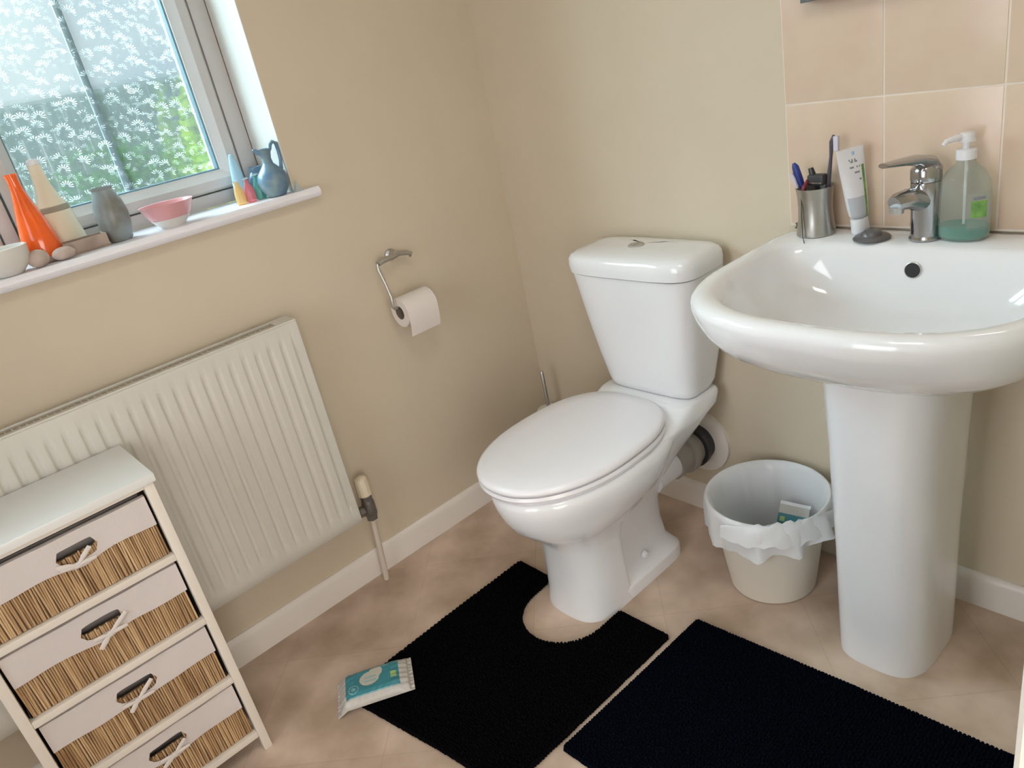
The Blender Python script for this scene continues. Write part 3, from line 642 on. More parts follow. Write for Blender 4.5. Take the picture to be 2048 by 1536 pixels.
# ------------------------------------------------------------------ on the basin ledge
LZ = RIM + 0.0003
cp = root('toothbrush_cup', (1.032, -0.052, LZ), 'brushed steel waisted tumbler at the left end of the basin ledge', 'cup')
P = [MB().lathe([(0.0385, 0), (0.0385, 0.003), (0.0350, 0.030), (0.0335, 0.055), (0.0350, 0.080), (0.0375, 0.098), (0.0365, 0.098), (0.0335, 0.080), (0.0320, 0.055), (0.0335, 0.030), (0.035, 0.006), (0.0001, 0.005)], (1.032, -0.052, LZ), 44).build('body', 'steel', cp)]
off(cp, P)
CZ = LZ + 0.0065
def blob(m, pts, rs, n=10, flat=1.0): return m.tube(pts, rs, n, flat=flat)
rz_ = root('razor', (1.014, -0.058, CZ), 'blue handled razor leaning left in the steel tumbler', 'razor')
P = [MB().tube([(1.020, -0.052, CZ), (1.013, -0.060, CZ + .085), (1.006, -0.066, CZ + .112), (1.001, -0.069, CZ + .135), (0.998, -0.070, CZ + .143)], [.004, .005, .0078, .0072, .003], 10).build('handle', 'blue', rz_),
     MB().tube([(1.004, -0.070, CZ + .092), (0.999, -0.074, CZ + .112), (0.995, -0.076, CZ + .124)], [.003, .0045, .003], 8).build('grip', 'bristle', rz_, label='pale grip strip')]
off(rz_, P)
r2 = root('razor', (1.040, -0.044, CZ), 'black cartridge razor lying across the top of the steel tumbler', 'razor')
P = [MB().tube([(1.040, -0.042, CZ), (1.040, -0.056, CZ + .09), (1.033, -0.060, CZ + .115), (1.029, -0.060, CZ + .130)], [.004, .0055, .007, .005], 10).build('handle', 'dark', r2),
     MB().box((1.026, -0.072, CZ + .096), (1.060, -0.052, CZ + .118), bev=0.004).build('head', 'dark', r2),
     MB().box((1.028, -0.0740, CZ + .101), (1.057, -0.0722, CZ + .104), bev=0.0005).build('blade', 'chrome', r2)]
off(r2, P)
tb = root('toothbrush', (1.052, -0.050, CZ), 'dark toothbrush with pale bristles standing tallest in the tumbler', 'toothbrush')
P = [MB().tube([(1.044, -0.046, CZ), (1.058, -0.050, CZ + .085), (1.063, -0.051, CZ + .115), (1.068, -0.052, CZ + .150), (1.070, -0.052, CZ + .178), (1.075, -0.052, CZ + .190)], [.004, .0055, .0042, .0032, .0045, .003], 10).build('handle', 'toothb', tb),
     MB().box((1.0745, -0.0565, CZ + .160), (1.0845, -0.0475, CZ + .189), bev=0.002).build('bristles', 'bristle', tb)]
off(tb, P)
rd_ = root('interdental_brush', (1.020, -0.075, CZ), 'thin red handled brush with a wire hanging down the front of the tumbler', 'brush')
P = [MB().tube([(1.0185, -0.0790, CZ + .080), (1.021, -0.0835, CZ + .086), (1.026, -0.0830, CZ + .098), (1.027, -0.070, CZ + .108)], [.0025, .0035, .0042, .003], 8).build('handle', 'red', rd_),
     MB().tube([(1.0190, -0.0830, CZ + .080), (1.021, -0.0880, CZ + .03), (1.025, -0.0950, LZ + .0030), (1.035, -0.109, LZ - .0005), (1.042, -0.119, LZ - .018)], 0.0009, 5).build('wire', 'dark', rd_)]
off(rd_, P)
# toothpaste standing on its cap
tpq = root('toothpaste_tube', (1.123, -0.046, LZ), 'white toothpaste tube with a green edge standing on its cap', 'toothpaste')
P = [MB().lathe([(0.0165, 0), (0.0175, 0.002), (0.0165, 0.030), (0.012, 0.031)], (0, 0, 0), 28).build('cap', 'cap', tpq)]
m = MB(); rings = []; NT = 60
tube_secs = [(0.031, .0125, .0125), (0.036, .0180, .0170), (0.060, .0205, .0160), (0.10, .0225, .0110), (0.140, .0240, .0060), (0.160, .0245, .0025), (0.172, .0248, .0012)]
fine = []
for q in range(0, 41):
    z = 0.031 + (0.172 - 0.031) * q / 40
    for a_, b_ in zip(tube_secs, tube_secs[1:]):
        if a_[0] <= z <= b_[0] + 1e-9:
            t = (z - a_[0]) / (b_[0] - a_[0]); fine.append((z, a_[1] + (b_[1] - a_[1]) * t, a_[2] + (b_[2] - a_[2]) * t)); break
rings = [[(rx * math.cos(2 * PI * k / NT), ry * math.sin(2 * PI * k / NT), z) for k in range(NT)] for z, rx, ry in fine]
m.loft(rings)
rn = random.Random(5)
for fi in range(40 * NT):
    i, j = divmod(fi, NT); a = 2 * PI * (j + .5) / NT; c_ = math.cos(a); z = fine[i][0]
    front = math.sin(a) < 0
    if front and 0.70 < c_ < 0.86 and z < 0.135: m.m[fi] = 1
    elif front and c_ > -0.8 and c_ < 0.68 and z < 0.075: m.m[fi] = 3
    elif front and -0.2 < c_ < 0.55 and i in (22, 26, 29, 32, 33) and rn.random() < 0.55: m.m[fi] = 2
    elif front and 0.15 < c_ < 0.35 and i in (36, 37): m.m[fi] = 4
P.append(m.build('tube', ['tube', 'green', 'text', 'tubegrey', 'cone'], tpq, sharp=40))
tpq.rotation_euler = (math.radians(4), math.radians(-7), math.radians(35)); tpq.location = (1.120, -0.040, LZ + 0.0022)
# plug on the ledge
o = MB().lathe([(0.0335, 0.0), (0.0345, 0.0025), (0.031, 0.006), (0.020, 0.008), (0.018, 0.013), (0.013, 0.017), (0.0001, 0.018)], (0, 0, 0), 36).build('basin_plug', 'darkgrey')
o.location = (1.158, -0.075, LZ); tag(o, 'dark grey round basin plug lying on the ledge between toothpaste and tap', 'plug')
o = MB().lathe([(0.006, 0.0), (0.006, 0.002), (0.003, 0.003), (0.003, 0.008), (0.005, 0.010), (0.0001, 0.012)], (0, 0, 0), 16).build('chain_stay', 'darkgrey')
o.location = (0.974, -0.022, LZ); tag(o, 'tiny dark chain stay at the back left corner of the basin', 'fitting')
# soap bottle
sb = root('soap_bottle', (1.312, -0.050, LZ), 'clear pump bottle with a little green liquid soap, right of the tap', 'soap bottle')
P = []
bp_ = [(0.036, 0.0), (0.041, 0.004), (0.0425, 0.012), (0.0425, 0.085), (0.040, 0.105), (0.031, 0.122), (0.019, 0.133), (0.0150, 0.138), (0.0150, 0.150)]
def sbl(prof, name, mt, grow=0.0, **k): return MB().lathe([(max(0.0001, r + grow), z) for r, z in prof], (1.312, -0.050, LZ), 44, sx=1.0, sy=0.72, **k).build(name, mt, sb)
P.append(sbl(bp_, 'bottle', 'clearp'))
P.append(sbl([(0.034, 0.002), (0.0395, 0.006), (0.0408, 0.012), (0.0408, 0.026)], 'liquid', 'soap'))
P.append(MB().lathe([(0.0165, 0.143), (0.0165, 0.158), (0.0150, 0.160), (0.006, 0.161), (0.006, 0.172), (0.0135, 0.173), (0.0135, 0.184), (0.010, 0.188), (0.0001, 0.189)], (1.312, -0.050, LZ), 28).build('pump', 'cap', sb))
P.append(MB().tube([(1.312, -0.050, LZ + .181), (1.300, -0.068, LZ + .182), (1.290, -0.083, LZ + .180), (1.287, -0.088, LZ + .174)], [.006, .0055, .0045, .004], 10).build('nozzle', 'cap', sb))
P.append(MB().tube([(1.312, -0.050, LZ + .006), (1.312, -0.050, LZ + .150)], .0025, 8).build('dip_tube', 'cap', sb))
def patch(z0, z1, a0, a1, g):
    m = MB(); rows = []
    for q in range(7):
        z = z0 + (z1 - z0) * q / 6
        rows.append([(1.312 + (0.0425 + g) * math.cos(math.radians(a0 + (a1 - a0) * t / 10)), -0.050 + (0.0425 + g) * 0.72 * math.sin(math.radians(a0 + (a1 - a0) * t / 10)), LZ + z) for t in range(11)])
    return m.loft(rows, False, False, closed=False)
P.append(patch(0.022, 0.088, -70, -12, 0.0004).build('label', 'clearp', sb)); 
P.append(patch(0.044, 0.074, -62, -22, 0.0008).build('leaf_print', 'green', sb, label='green leaf print on the label'))
P.append(patch(0.076, 0.081, -58, -28, 0.0008).build('lettering', 'text', sb))
off(sb, P)

# ------------------------------------------------------------------ mirror above the tiles
mi = root('mirror', (1.29, -0.02, 1.305), 'grey framed mirror on the tiles, only its lower edge in view', 'mirror')
P = []
m = MB(); x0, x1, z0, z1 = 1.006, 1.58, 1.306, 2.0
def mr(d, y): return [(x0 + d, y, z0 + d), (x1 - d, y, z0 + d), (x1 - d, y, z1 - d), (x0 + d, y, z1 - d)]
m.loft([mr(0, -0.0085), mr(0, -0.034), mr(0.003, -0.038), mr(0.012, -0.038), mr(0.016, -0.030), mr(0.016, -0.012)], False, False)
P.append(m.build('frame', 'mirrorframe', mi, sharp=25))
P.append(MB().box((x0 + 0.012, -0.030, z0 + 0.012), (x1 - 0.012, -0.0105, z1 - 0.012)).build('mirror_glass', 'mirror', mi))
off(mi, P)

# ------------------------------------------------------------------ toilet roll holder and roll
th = root('toilet_roll_holder', (0.0, -0.46, 0.885), 'chrome wire toilet roll holder fixed to the wall', 'toilet roll holder')
P = []
P.append(MB().lathe([(0.017, 0.0), (0.017, 0.006), (0.011, 0.012), (0.009, 0.030)], (0.0, -0.455, 0.888), 24, axis='x').build('wall_mount', 'satin', th))
P.append(MB().tube([(0.026, -0.440, 0.888), (0.030, -0.420, 0.884), (0.034, -0.408, 0.878), (0.034, -0.414, 0.871)], [.009, .010, .009, .005], 12, flat=0.7).build('clip', 'satin', th))
P.append(MB().tube([(0.026, -0.442, 0.888), (0.034, -0.470, 0.888), (0.040, -0.510, 0.889), (0.042, -0.522, 0.886)], [.008, .009, .011, .009], 12, flat=0.8).build('bar', 'satin', th))
P.append(MB().tube([(0.042, -0.524, 0.886), (0.044, -0.527, 0.872), (0.052, -0.522, 0.83), (0.060, -0.520, 0.790), (0.062, -0.524, 0.766), (0.062, -0.519, 0.758), (0.062, -0.50, 0.7570), (0.062, -0.393, 0.7570), (0.062, -0.388, 0.760)], [.0042, .0042, .0040, .0045, .0055, .005, .004, .004, .005], 10).build('arm', 'satin', th))
off(th, P)
ro = root('toilet_roll', (0.062, -0.46, 0.742), 'part used white toilet roll hanging on the wire holder', 'toilet roll')
P = []
rc = (0.062, 0, 0.742); R1 = 0.042
P.append(MB().lathe([(0.0195, -0.508), (R1, -0.508), (R1, -0.408), (0.0195, -0.408)], rc, 48, axis='y', cap0=False, cap1=False).build('paper', 'paper', ro, sharp=40))
P.append(MB().lathe([(0.0190, -0.5085), (0.0196, -0.5085), (0.0196, -0.4075), (0.0190, -0.4075), (0.0190, -0.5085)], rc, 32, axis='y', cap0=False, cap1=False).build('core', 'card', ro))
m = MB(); pts = []
for a in range(60, -1, -10): pts.append((rc[0] + (R1 + 0.0008) * math.cos(math.radians(a)), rc[2] + (R1 + 0.0008) * math.sin(math.radians(a))))
for t in range(1, 8): pts.append((rc[0] + R1 + 0.0008 - 0.00035 * t * t * 0.6, rc[2] - 0.0095 * t))
m.loft([[(x, y, z) for y in (-0.508, -0.458, -0.408)] for x, z in pts], False, False, closed=False)
m.loft([[(x - 0.0006, y, z - 0.0003) for y in (-0.508, -0.458, -0.408)] for x, z in pts], False, False, closed=False)
P.append(m.build('hanging_sheet', 'paper', ro))
off(ro, P)

# ------------------------------------------------------------------ toilet brush in the corner
br = root('toilet_brush', (0.100, -0.080, 0), 'toilet brush with thin metal handle in the corner behind the toilet', 'toilet brush')
P = [MB().lathe([(0.040, 0.0), (0.042, 0.003), (0.042, 0.240), (0.038, 0.246), (0.010, 0.250)], (0.100, -0.080, 0), 32).build('holder', 'whiteg', br),
     MB().tube([(0.100, -0.080, 0.245), (0.100, -0.080, 0.379), (0.100, -0.080, 0.383)], [.0062, .0062, .004], 14).build('handle', 'satin', br)]
off(br, P)

# ------------------------------------------------------------------ waste bin with bag
BC = (0.948, -0.172)
bn = root('waste_bin', (BC[0], BC[1], 0), 'round cream plastic bin lined with a bag, between toilet and basin pedestal', 'bin')
P = []
P.append(MB().lathe([(0.098, 0.0), (0.103, 0.003), (0.122, 0.14), (0.139, 0.248), (0.144, 0.250), (0.1445, 0.256), (0.140, 0.257), (0.136, 0.250), (0.119, 0.14), (0.100, 0.008), (0.0001, 0.006)], (BC[0], BC[1], 0), 64).build('tub', 'binp', bn, sharp=50))
m = MB(); NB = 96; rn = random.Random(11); rows = []
ph = [rn.uniform(0, 6.28) for _ in range(8)]
def nf(a, f): return math.sin(a * f + ph[f % 8])
prof = [(0.0001, 0.030, 0.0), (0.080, 0.032, 0.0), (0.100, 0.070, .1), (0.111, 0.140, .3), (0.120, 0.190, .4), (0.130, 0.238, .5), (0.1375, 0.2585, .1), (0.1425, 0.2610, .05), (0.1465, 0.2585, .1), (0.149, 0.250, .4), (0.150, 0.235, .8), (0.150, 0.220, 1.0), (0.149, 0.205, 1.3), (0.148, 0.195, 1.6)]
for r, z, w in prof:
    row = []
    for k in range(NB):
        a = 2 * PI * k / NB; d = 0.0030 * w * (nf(a, 13) + 0.7 * nf(a, 23) + 0.6 * nf(a, 7))
        side = max(0, math.cos(a - math.radians(-75)))           # long overhang at the front
        zz = z; rr = r + d
        if r > 0.1467 and z < 0.2586 and w >= 0.4:
            zz = 0.258 - (0.258 - z) * (0.70 + 0.75 * (0.5 + 0.5 * math.cos(a - math.radians(-120)))) + 0.004 * nf(a, 9) * w
            rr += 0.012 * max(0, math.cos(a - math.radians(-15))) * w * (0.7 + 0.5 * nf(a, 11))
            rr = max(rr, 0.1455)
        elif z < 0.25: rr = min(rr, r + 0.001)
        row.append((BC[0] + rr * math.cos(a), BC[1] + rr * math.sin(a), zz))
    rows.append(row)
m.loft(rows, False, False)
P.append(m.build('bag', 'bag', bn, sharp=50))
# bunched fold of the bag at the front right
m = MB(); rows = []
for i in range(15):
    t = i / 14; row = []
    for k in range(28):
        a = math.radians(-100 + 112 * k / 27); e = math.sin(PI * k / 27) ** 0.7
        cr_ = 0.0045 * math.sin(k * 1.9 + i * 0.9) + 0.003 * math.sin(k * 0.8 - i * 1.7)
        r = 0.1535 - (0.050 * e) * t + 0.010 * (1 - t); z = 0.246 + 0.020 * math.sin(PI * min(1, t * 1.6)) * e - 0.030 * max(0, t - 0.5) * e + cr_ * e
        if t < 0.35: z -= (0.35 - t) * 0.09
        row.append((BC[0] + r * math.cos(a), BC[1] + r * math.sin(a), max(z, 0.2)))
    rows.append(row)
m.loft(rows, False, False, closed=False)
P.append(m.build('bag_fold', 'bag', bn, sharp=180))
off(bn, P)
# wrapper thrown into the bin
wp = root('wipes_wrapper', (0.985, -0.125, 0.165), 'small teal and white wrapper lying inside the bin', 'wrapper')
def lay(vs, lift): return [(v[0], v[1], v[2]) for v in vs]
def stripe(v0, v1, name, mt, hz=0.0):
    m = MB(); rows = []
    for i in range(5):
        v = v0 + (v1 - v0) * i / 4
        rows.append([(u * 0.072 - 0.036, v, 0.004 * math.sin(u * 5 + 1) + hz) for u in [j / 8 for j in range(9)]])
    m.loft(rows, False, False, closed=False); m.loft([[(x, y, z - 0.006) for x, y, z in r] for r in rows], False, False, closed=False)
    return m.build(name, mt, wp)
stripe(0.030, 0.038, 'seal', 'cap'); stripe(0.008, 0.030, 'dotted_band', 'packw'); stripe(-0.045, 0.008, 'body', 'teal')
MB().box((-0.030, -0.012, 0.0035), (-0.018, 0.000, 0.0052)).build('lime_mark', 'lime', wp)
wp.rotation_euler = (math.radians(50), math.radians(0), math.radians(10))

# ------------------------------------------------------------------ bath mats
def inside(p, poly):
    c = False; n = len(poly)
    for i in range(n):
        x1, y1 = poly[i]; x2, y2 = poly[(i + 1) % n]
        if (y1 > p[1]) != (y2 > p[1]) and p[0] < (x2 - x1) * (p[1] - y1) / (y2 - y1) + x1: c = not c
    return c
def mat_obj(name, poly, mt, label, seed, step=0.0068):
    cx = sum(p[0] for p in poly) / len(poly); cy = sum(p[1] for p in poly) / len(poly)
    r = root(name, (cx, cy, 0.0), label, 'bath mat'); rn = random.Random(seed)
    bm = bmesh.new(); vs = [bm.verts.new((x - cx, y - cy, 0.0005)) for x, y in poly]; f = bm.faces.new(vs)
    ex = bmesh.ops.extrude_face_region(bm, geom=[f]); 
    for g in ex['geom']:
        if isinstance(g, bmesh.types.BMVert): g.co.z = 0.007
    bmesh.ops.triangulate(bm, faces=bm.faces[:]); bmesh.ops.recalc_face_normals(bm, faces=bm.faces[:])
    me = bpy.data.meshes.new('backing'); bm.to_mesh(me); bm.free(); me.materials.append(MT[mt])
    o = bpy.data.objects.new('backing', me); COL.objects.link(o); o.parent = r
    m = MB(); x0 = min(p[0] for p in poly); x1 = max(p[0] for p in poly); y0 = min(p[1] for p in poly); y1 = max(p[1] for p in poly)
    y = y0 - step
    while y < y1 + step:
        x = x0 - step
        while x < x1 + step:
            px, py = x + rn.uniform(-.0016, .0016), y + rn.uniform(-.0016, .0016)
            if inside((px, py), poly):
                w = step * rn.uniform(0.50, 0.66); a = rn.uniform(0, PI / 2); h = rn.uniform(0.0115, 0.0155)
                b = [(px - cx + w * math.cos(a + q * PI / 2), py - cy + w * math.sin(a + q * PI / 2), 0.006) for q in range(4)]
                t = [(px - cx + w * .55 * math.cos(a + q * PI / 2) + rn.uniform(-.001, .001), py - cy + w * .55 * math.sin(a + q * PI / 2), h) for q in range(4)]
                m.add(b + t, [(0, 1, 5, 4), (1, 2, 6, 5), (2, 3, 7, 6), (3, 0, 4, 7), (4, 5, 6, 7)])
            x += step
        y += step
    # tufted border
    n = len(poly)
    for i in range(n):
        a, b = Vector(poly[i]), Vector(poly[(i + 1) % n]); L_ = (b - a).length; big = abs(a.x - b.x) < 0.012 and max(a.x, b.x) < 0.4; k = max(1, int(L_ / (0.0125 if big else 0.0075)))
        for q in range(k):
            p = a.lerp(b, (q + .5) / k); w = (0.0085 if big else 0.0052) * rn.uniform(.85, 1.15)
            m.lathe([(w * .7, 0.001), (w, 0.004), (w * .8, 0.010), (w * .3, 0.0135)], (p.x - cx, p.y - cy, 0), 6)
    p_ = m.build('pile', mt, r, sharp=180, kind='stuff')
    return r
cut = [(0.716, -0.500)] + [(0.597 + 0.119 * math.cos(math.radians(a)), -0.575 + 0.119 * math.sin(math.radians(a))) for a in range(0, -181, -9)] + [(0.474, -0.525), (0.462, -0.508)]
poly1 = [(0.347, -0.507), (0.349, -0.80), (0.356, -1.103), (0.482, -1.080), (0.702, -1.042), (0.855, -1.024), (0.859, -0.955), (0.862, -0.75), (0.863, -0.499)] + cut
mat_obj('pedestal_mat', poly1, 'matblack', 'black bath mat with a cutout around the toilet base', 31)
poly2 = [(0.890, -0.416), (0.886, -0.65), (0.8815, -0.878), (0.96, -0.876), (1.60, -0.845), (1.60, -0.379), (1.252, -0.394)]
mat_obj('bath_mat', poly2, 'matnavy', 'plain rectangular blue black bath mat in front of the basin pedestal', 32)

# ------------------------------------------------------------------ pack of wipes
pk = root('wipes_pack', (0.405, -1.045, 0.0), 'teal and white pack of wet wipes lying half on the black mat', 'wipes')
u_ = Vector((0.395 - 0.300, -0.930 + 1.100, 0)); v_ = Vector((0.405 - 0.300, -1.155 + 1.100, 0))
c0 = Vector((0.305, -1.100, 0)); LU, LV = 0.190, 0.108; ud, vd = u_.normalized(), v_.normalized()
vd = (vd - ud * vd.dot(ud)).normalized()
m = MB(); NU, NV = 120, 76; top = []
for j in range(NV + 1):
    row = []
    for i in range(NU + 1):
        u, v = i / NU, j / NV
        eu = min(u, 1 - u) * LU; ev = min(v, 1 - v) * LV
        h = 0.024 * min(1, (eu / 0.040)) ** 0.6 * min(1, ev / 0.024) ** 0.5 + 0.0012
        if eu < 0.010: h = 0.0015 + 0.0012 * math.sin(v * 60)
        h += 0.0009 * math.sin(v * 42 + u * 9) * (1 if eu < 0.05 else 0.15) + 0.0005 * math.sin(u * 70) * (1 if ev < 0.02 else 0)
        base = 0.0010 + min(1, u / 0.14) * 0.0160
        p = c0 + ud * (u * LU) + vd * (v * LV) + Vector((0, 0, base + h))
        row.append(p)
    top.append(row)
bot = [[Vector((p.x, p.y, 0.0006 + min(1, (i / NU) / 0.14) * 0.0160)) for i, p in enumerate(r)] for r in top]
m.loft(top, False, False, closed=False)
for j in range(NV):
    for i in range(NU):
        u, v = (i + .5) / NU, (j + .5) / NV; q = 0; x = u * LU; y = v * LV
        if 0.028 < x < LU - 0.030 and y < LV - 0.013:
            q = 1
            if y > LV - 0.0155: q = 4
            if ((x - 0.088) / 0.024) ** 2 + ((y - 0.052) / 0.022) ** 2 < 1 or ((x - 0.104) / 0.016) ** 2 + ((y - 0.036) / 0.018) ** 2 < 1: q = 3
            if q == 3 and (int(y / 0.0045) % 3 == 1) and abs(x - 0.090) < 0.014 and 0.04 < y < 0.062: q = 4
            d = math.hypot(x - 0.048, y - 0.074)
            if d < 0.013: q = 4 if (d > 0.0108 or d < 0.006) else 1
            if 0.139 < x < 0.153 and 0.052 < y < 0.071: q = 2
            if 0.142 < x < 0.158 and 0.008 < y < 0.020: q = 2
            if 0.038 < x < 0.047 and 0.006 < y < 0.018: q = 3
            if 0.118 < x < 0.134 and 0.020 < y < 0.026: q = 4
        m.m[j * NU + i] = q
film = m.build('film', ['packw', 'teal', 'lime', 'packcream', 'ringp'], pk, sharp=180)
m = MB(); m.loft(bot, False, False, closed=False)
# skirt joining top and bottom
edge_t = top[0] + [r[-1] for r in top[1:]] + top[-1][-2::-1] + [r[0] for r in top[-2:0:-1]]
edge_b = bot[0] + [r[-1] for r in bot[1:]] + bot[-1][-2::-1] + [r[0] for r in bot[-2:0:-1]]
m.loft([edge_t, edge_b], False, False)
under = m.build('underside', 'packw', pk, sharp=180)
off(pk, [film, under])

# ------------------------------------------------------------------ things on the window sill
SZ = 1.1222
def pot(name, loc, profs, label, cat, n=36, group=None, tilt=0, sx=1, sy=1):
    """profs: list of (part name, material, profile)"""
    if len(profs) == 1:
        o = MB().lathe(profs[0][2], (0, 0, 0), n, sx=sx, sy=sy).build(name, profs[0][1]); o.location = loc; return tag(o, label, cat, group)
    r = root(name, loc, label, cat, group)
    for nm, mt, pf in profs: MB().lathe(pf, (0, 0, 0), n, sx=sx, sy=sy).build(nm, mt, r)
    return r
pot('orange_vase', (-0.055, -1.236, SZ), [('body', 'orange', [(0.030, 0), (0.036, 0.004), (0.038, 0.020), (0.034, 0.055), (0.026, 0.095), (0.018, 0.125), (0.0125, 0.150), (0.011, 0.172), (0.0125, 0.184), (0.010, 0.184), (0.009, 0.165), (0.0001, 0.160)]),
    ('foot', 'tray', [(0.032, -0.0001), (0.0368, 0.0035), (0.0385, 0.0130)])], 'bright orange bottle shaped vase at the left end of the sill', 'vase')
pot('cream_bottle', (-0.112, -1.178, SZ), [('body', 'cream', [(0.030, 0), (0.041, 0.004), (0.042, 0.03), (0.036, 0.080), (0.031, 0.104), (0.023, 0.120), (0.016, 0.150), (0.0135, 0.180), (0.0130, 0.190)]),
    ('neck_band', 'band', [(0.0318, 0.088), (0.0345, 0.091), (0.0330, 0.101), (0.0300, 0.104)]), ('stopper', 'cap', [(0.0132, 0.1905), (0.0132, 0.198), (0.009, 0.202), (0.0001, 0.203)])], 'tall cream bottle with a grey band, behind the wooden box', 'bottle')
tr_ = root('wooden_box', (-0.075, -1.150, SZ), 'small low brown wooden box beside the orange vase', 'box')
for nm, a, b in (('side', (-.022, -.045, 0.003), (-.018, .045, .028)), ('side', (.018, -.045, 0.003), (.022, .045, .028)), ('end', (-.0178, -.045, 0.003), (.0178, -.041, .028)), ('end', (-.0178, .041, 0.003), (.0178, .045, .028)), ('base', (-.022, -.045, 0), (.022, .045, .0028))):
    MB().box(a, b, bev=0.0008).build(nm, 'tray', tr_)
tr_.location.x = -0.045; tr_.location.y = -1.160
pot('grey_vase', (-0.045, -1.085, SZ), [('vase', 'vase', [(0.022, 0), (0.026, 0.004), (0.033, 0.035), (0.035, 0.058), (0.031, 0.085), (0.023, 0.104), (0.021, 0.112), (0.024, 0.118), (0.021, 0.118), (0.018, 0.108), (0.0001, 0.100)])], 'small mottled grey blue vase between the wooden box and pink bowl', 'vase')
pot('pink_bowl', (-0.028, -0.972, SZ), [('bowl', 'pink', [(0.026, 0.0), (0.028, 0.004), (0.036, 0.012), (0.050, 0.030), (0.0585, 0.050), (0.0605, 0.053), (0.0575, 0.052), (0.048, 0.032), (0.033, 0.014), (0.0001, 0.010)]),
    ('foot', 'whiteg', [(0.027, -0.0001), (0.0292, 0.004), (0.0375, 0.0122), (0.0440, 0.0205)])], 'round pink bowl in the middle of the sill', 'bowl')
for (y, mt, lab) in ((-0.794, 'yellowg', 'tiny yellow glass bottle, left of the tiny pink one'), (-0.768, 'pinkg', 'tiny pink glass bottle between the yellow and green ones'), (-0.742, 'greeng', 'tiny green glass bottle beside the blue jug')):
    hgt = 1.0 if mt != 'greeng' else 1.06
    pot('glass_bottle', (-0.040, y, SZ), [('body', mt, [(0.0100, 0), (0.0122, 0.002), (0.0125, 0.022 * hgt), (0.0100, 0.036 * hgt), (0.0055, 0.046 * hgt), (0.0050, 0.054 * hgt)]), ('lip', 'clearg', [(0.0052, 0.0541 * hgt), (0.0078, 0.0550 * hgt), (0.0078, 0.0575 * hgt), (0.004, 0.0580 * hgt)])], lab, 'bottle', 24, 'tiny glass bottles on the sill')
pot('blue_cone', (-0.110, -0.757, SZ), [('cone', 'cone', [(0.021, 0), (0.0225, 0.003), (0.0170, 0.045), (0.0100, 0.090), (0.0050, 0.113), (0.0001, 0.116)])], 'pale blue cone ornament behind the tiny bottles', 'ornament')
pot('blue_pot', (-0.108, -0.708, SZ), [('pot', 'bluejug', [(0.015, 0), (0.022, 0.008), (0.025, 0.030), (0.020, 0.050), (0.014, 0.060), (0.018, 0.072), (0.0155, 0.072), (0.011, 0.060), (0.0001, 0.050)])], 'small blue pot half hidden behind the blue jug', 'pot')
jg = root('blue_jug', (-0.010, -0.713, SZ), 'mottled blue jug with a tall handle at the right end of the sill', 'jug')
JP = [(0.019, 0), (0.023, 0.002), (0.034, 0.020), (0.0375, 0.038), (0.034, 0.054), (0.022, 0.068), (0.0130, 0.078), (0.0115, 0.090), (0.0150, 0.104), (0.0215, 0.113), (0.0190, 0.113), (0.0120, 0.103), (0.009, 0.090), (0.0001, 0.085)]
MB().lathe(JP, (0, 0, 0), 40).build('body', 'bluejug', jg)
MB().tube([(0.001, 0.015, 0.108), (0.001, 0.019, 0.119), (0.001, 0.027, 0.125), (0.001, 0.035, 0.120), (0.001, 0.036, 0.100), (0.001, 0.034, 0.078), (0.001, 0.029, 0.058)], [.0045, .0048, .0048, .0048, .0042, .0042, .005], 12).build('handle', 'bluejug', jg)
MB().tube([(0.0, -0.014, 0.107), (0.0, -0.023, 0.1135), (0.0, -0.027, 0.1165)], [.007, .005, .002], 10).build('spout', 'bluejug', jg)
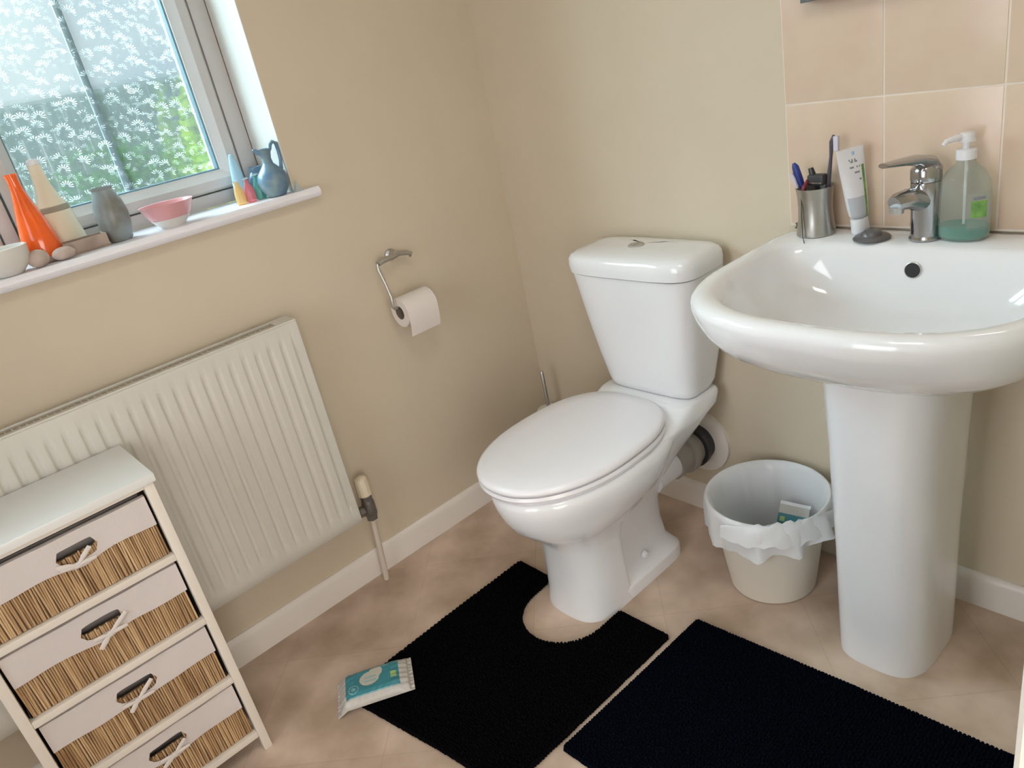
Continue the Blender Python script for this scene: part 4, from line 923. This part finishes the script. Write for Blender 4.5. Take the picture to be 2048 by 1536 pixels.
o = MB(); o.add([(-.008, -.010, 0), (.008, -.010, 0), (.008, .010, 0), (-.008, .010, 0), (0, 0, .026)], [(0, 3, 2, 1), (0, 1, 4), (1, 2, 4), (2, 3, 4), (3, 0, 4)])
o = o.build('glass_pyramid', 'clearg'); o.location = (0.020, -0.671, SZ); tag(o, 'tiny clear glass pyramid beside the blue jug', 'ornament')
pot('white_bowl', (-0.010, -1.318, SZ), [('bowl', 'whiteg', [(0.024, 0), (0.027, 0.002), (0.043, 0.018), (0.049, 0.038), (0.0500, 0.054), (0.047, 0.055), (0.044, 0.040), (0.036, 0.016), (0.0001, 0.010)])], 'off white bowl at the far left of the sill', 'bowl')
def pebble(loc, r, seed, label):
    rn = random.Random(seed); m = MB(); rings = []
    for i in range(9):
        t = PI * (i + .5) / 9; rings.append([(r[0] * math.sin(t) * math.cos(2 * PI * k / 20) * (1 + .05 * math.sin(3 * 2 * PI * k / 20 + seed)), r[1] * math.sin(t) * math.sin(2 * PI * k / 20), r[2] - r[2] * math.cos(t)) for k in range(20)])
    m.loft(rings); o = m.build('pebble', 'stone', sharp=180); o.location = loc; tag(o, label, 'pebble', 'pebbles on the sill')
pebble((0.004, -1.262, SZ), (0.016, 0.0215, 0.018), 1, 'pinkish pebble next to the off white bowl')
pebble((0.000, -1.213, SZ), (0.016, 0.0235, 0.0135), 2, 'flatter pinkish pebble below the orange vase')

# ------------------------------------------------------------------ added ceiling lamps (out of frame), unseen sources for the fill
for nm, x, y, r, lab in (('added_ceiling_light', 1.40, -1.00, 0.17, 'added unseen round flush ceiling light over the bathroom floor'), ('added_ceiling_light', 2.45, -1.5, 0.17, 'added unseen round flush ceiling light in the hall')):
    c = root(nm, (x, y, H), lab, 'added ceiling light')
    MB().lathe([(r, -0.001), (r + 0.01, -0.012), (r + 0.008, -0.022), (r - 0.004, -0.024)], (0, 0, 0), 40).build('base', 'gloss', c)
    MB().lathe([(r - 0.006, -0.0245), (r - 0.02, -0.034), (r * .5, -0.042), (0.0001, -0.044)], (0, 0, 0), 40).build('diffuser', 'lamp', c)
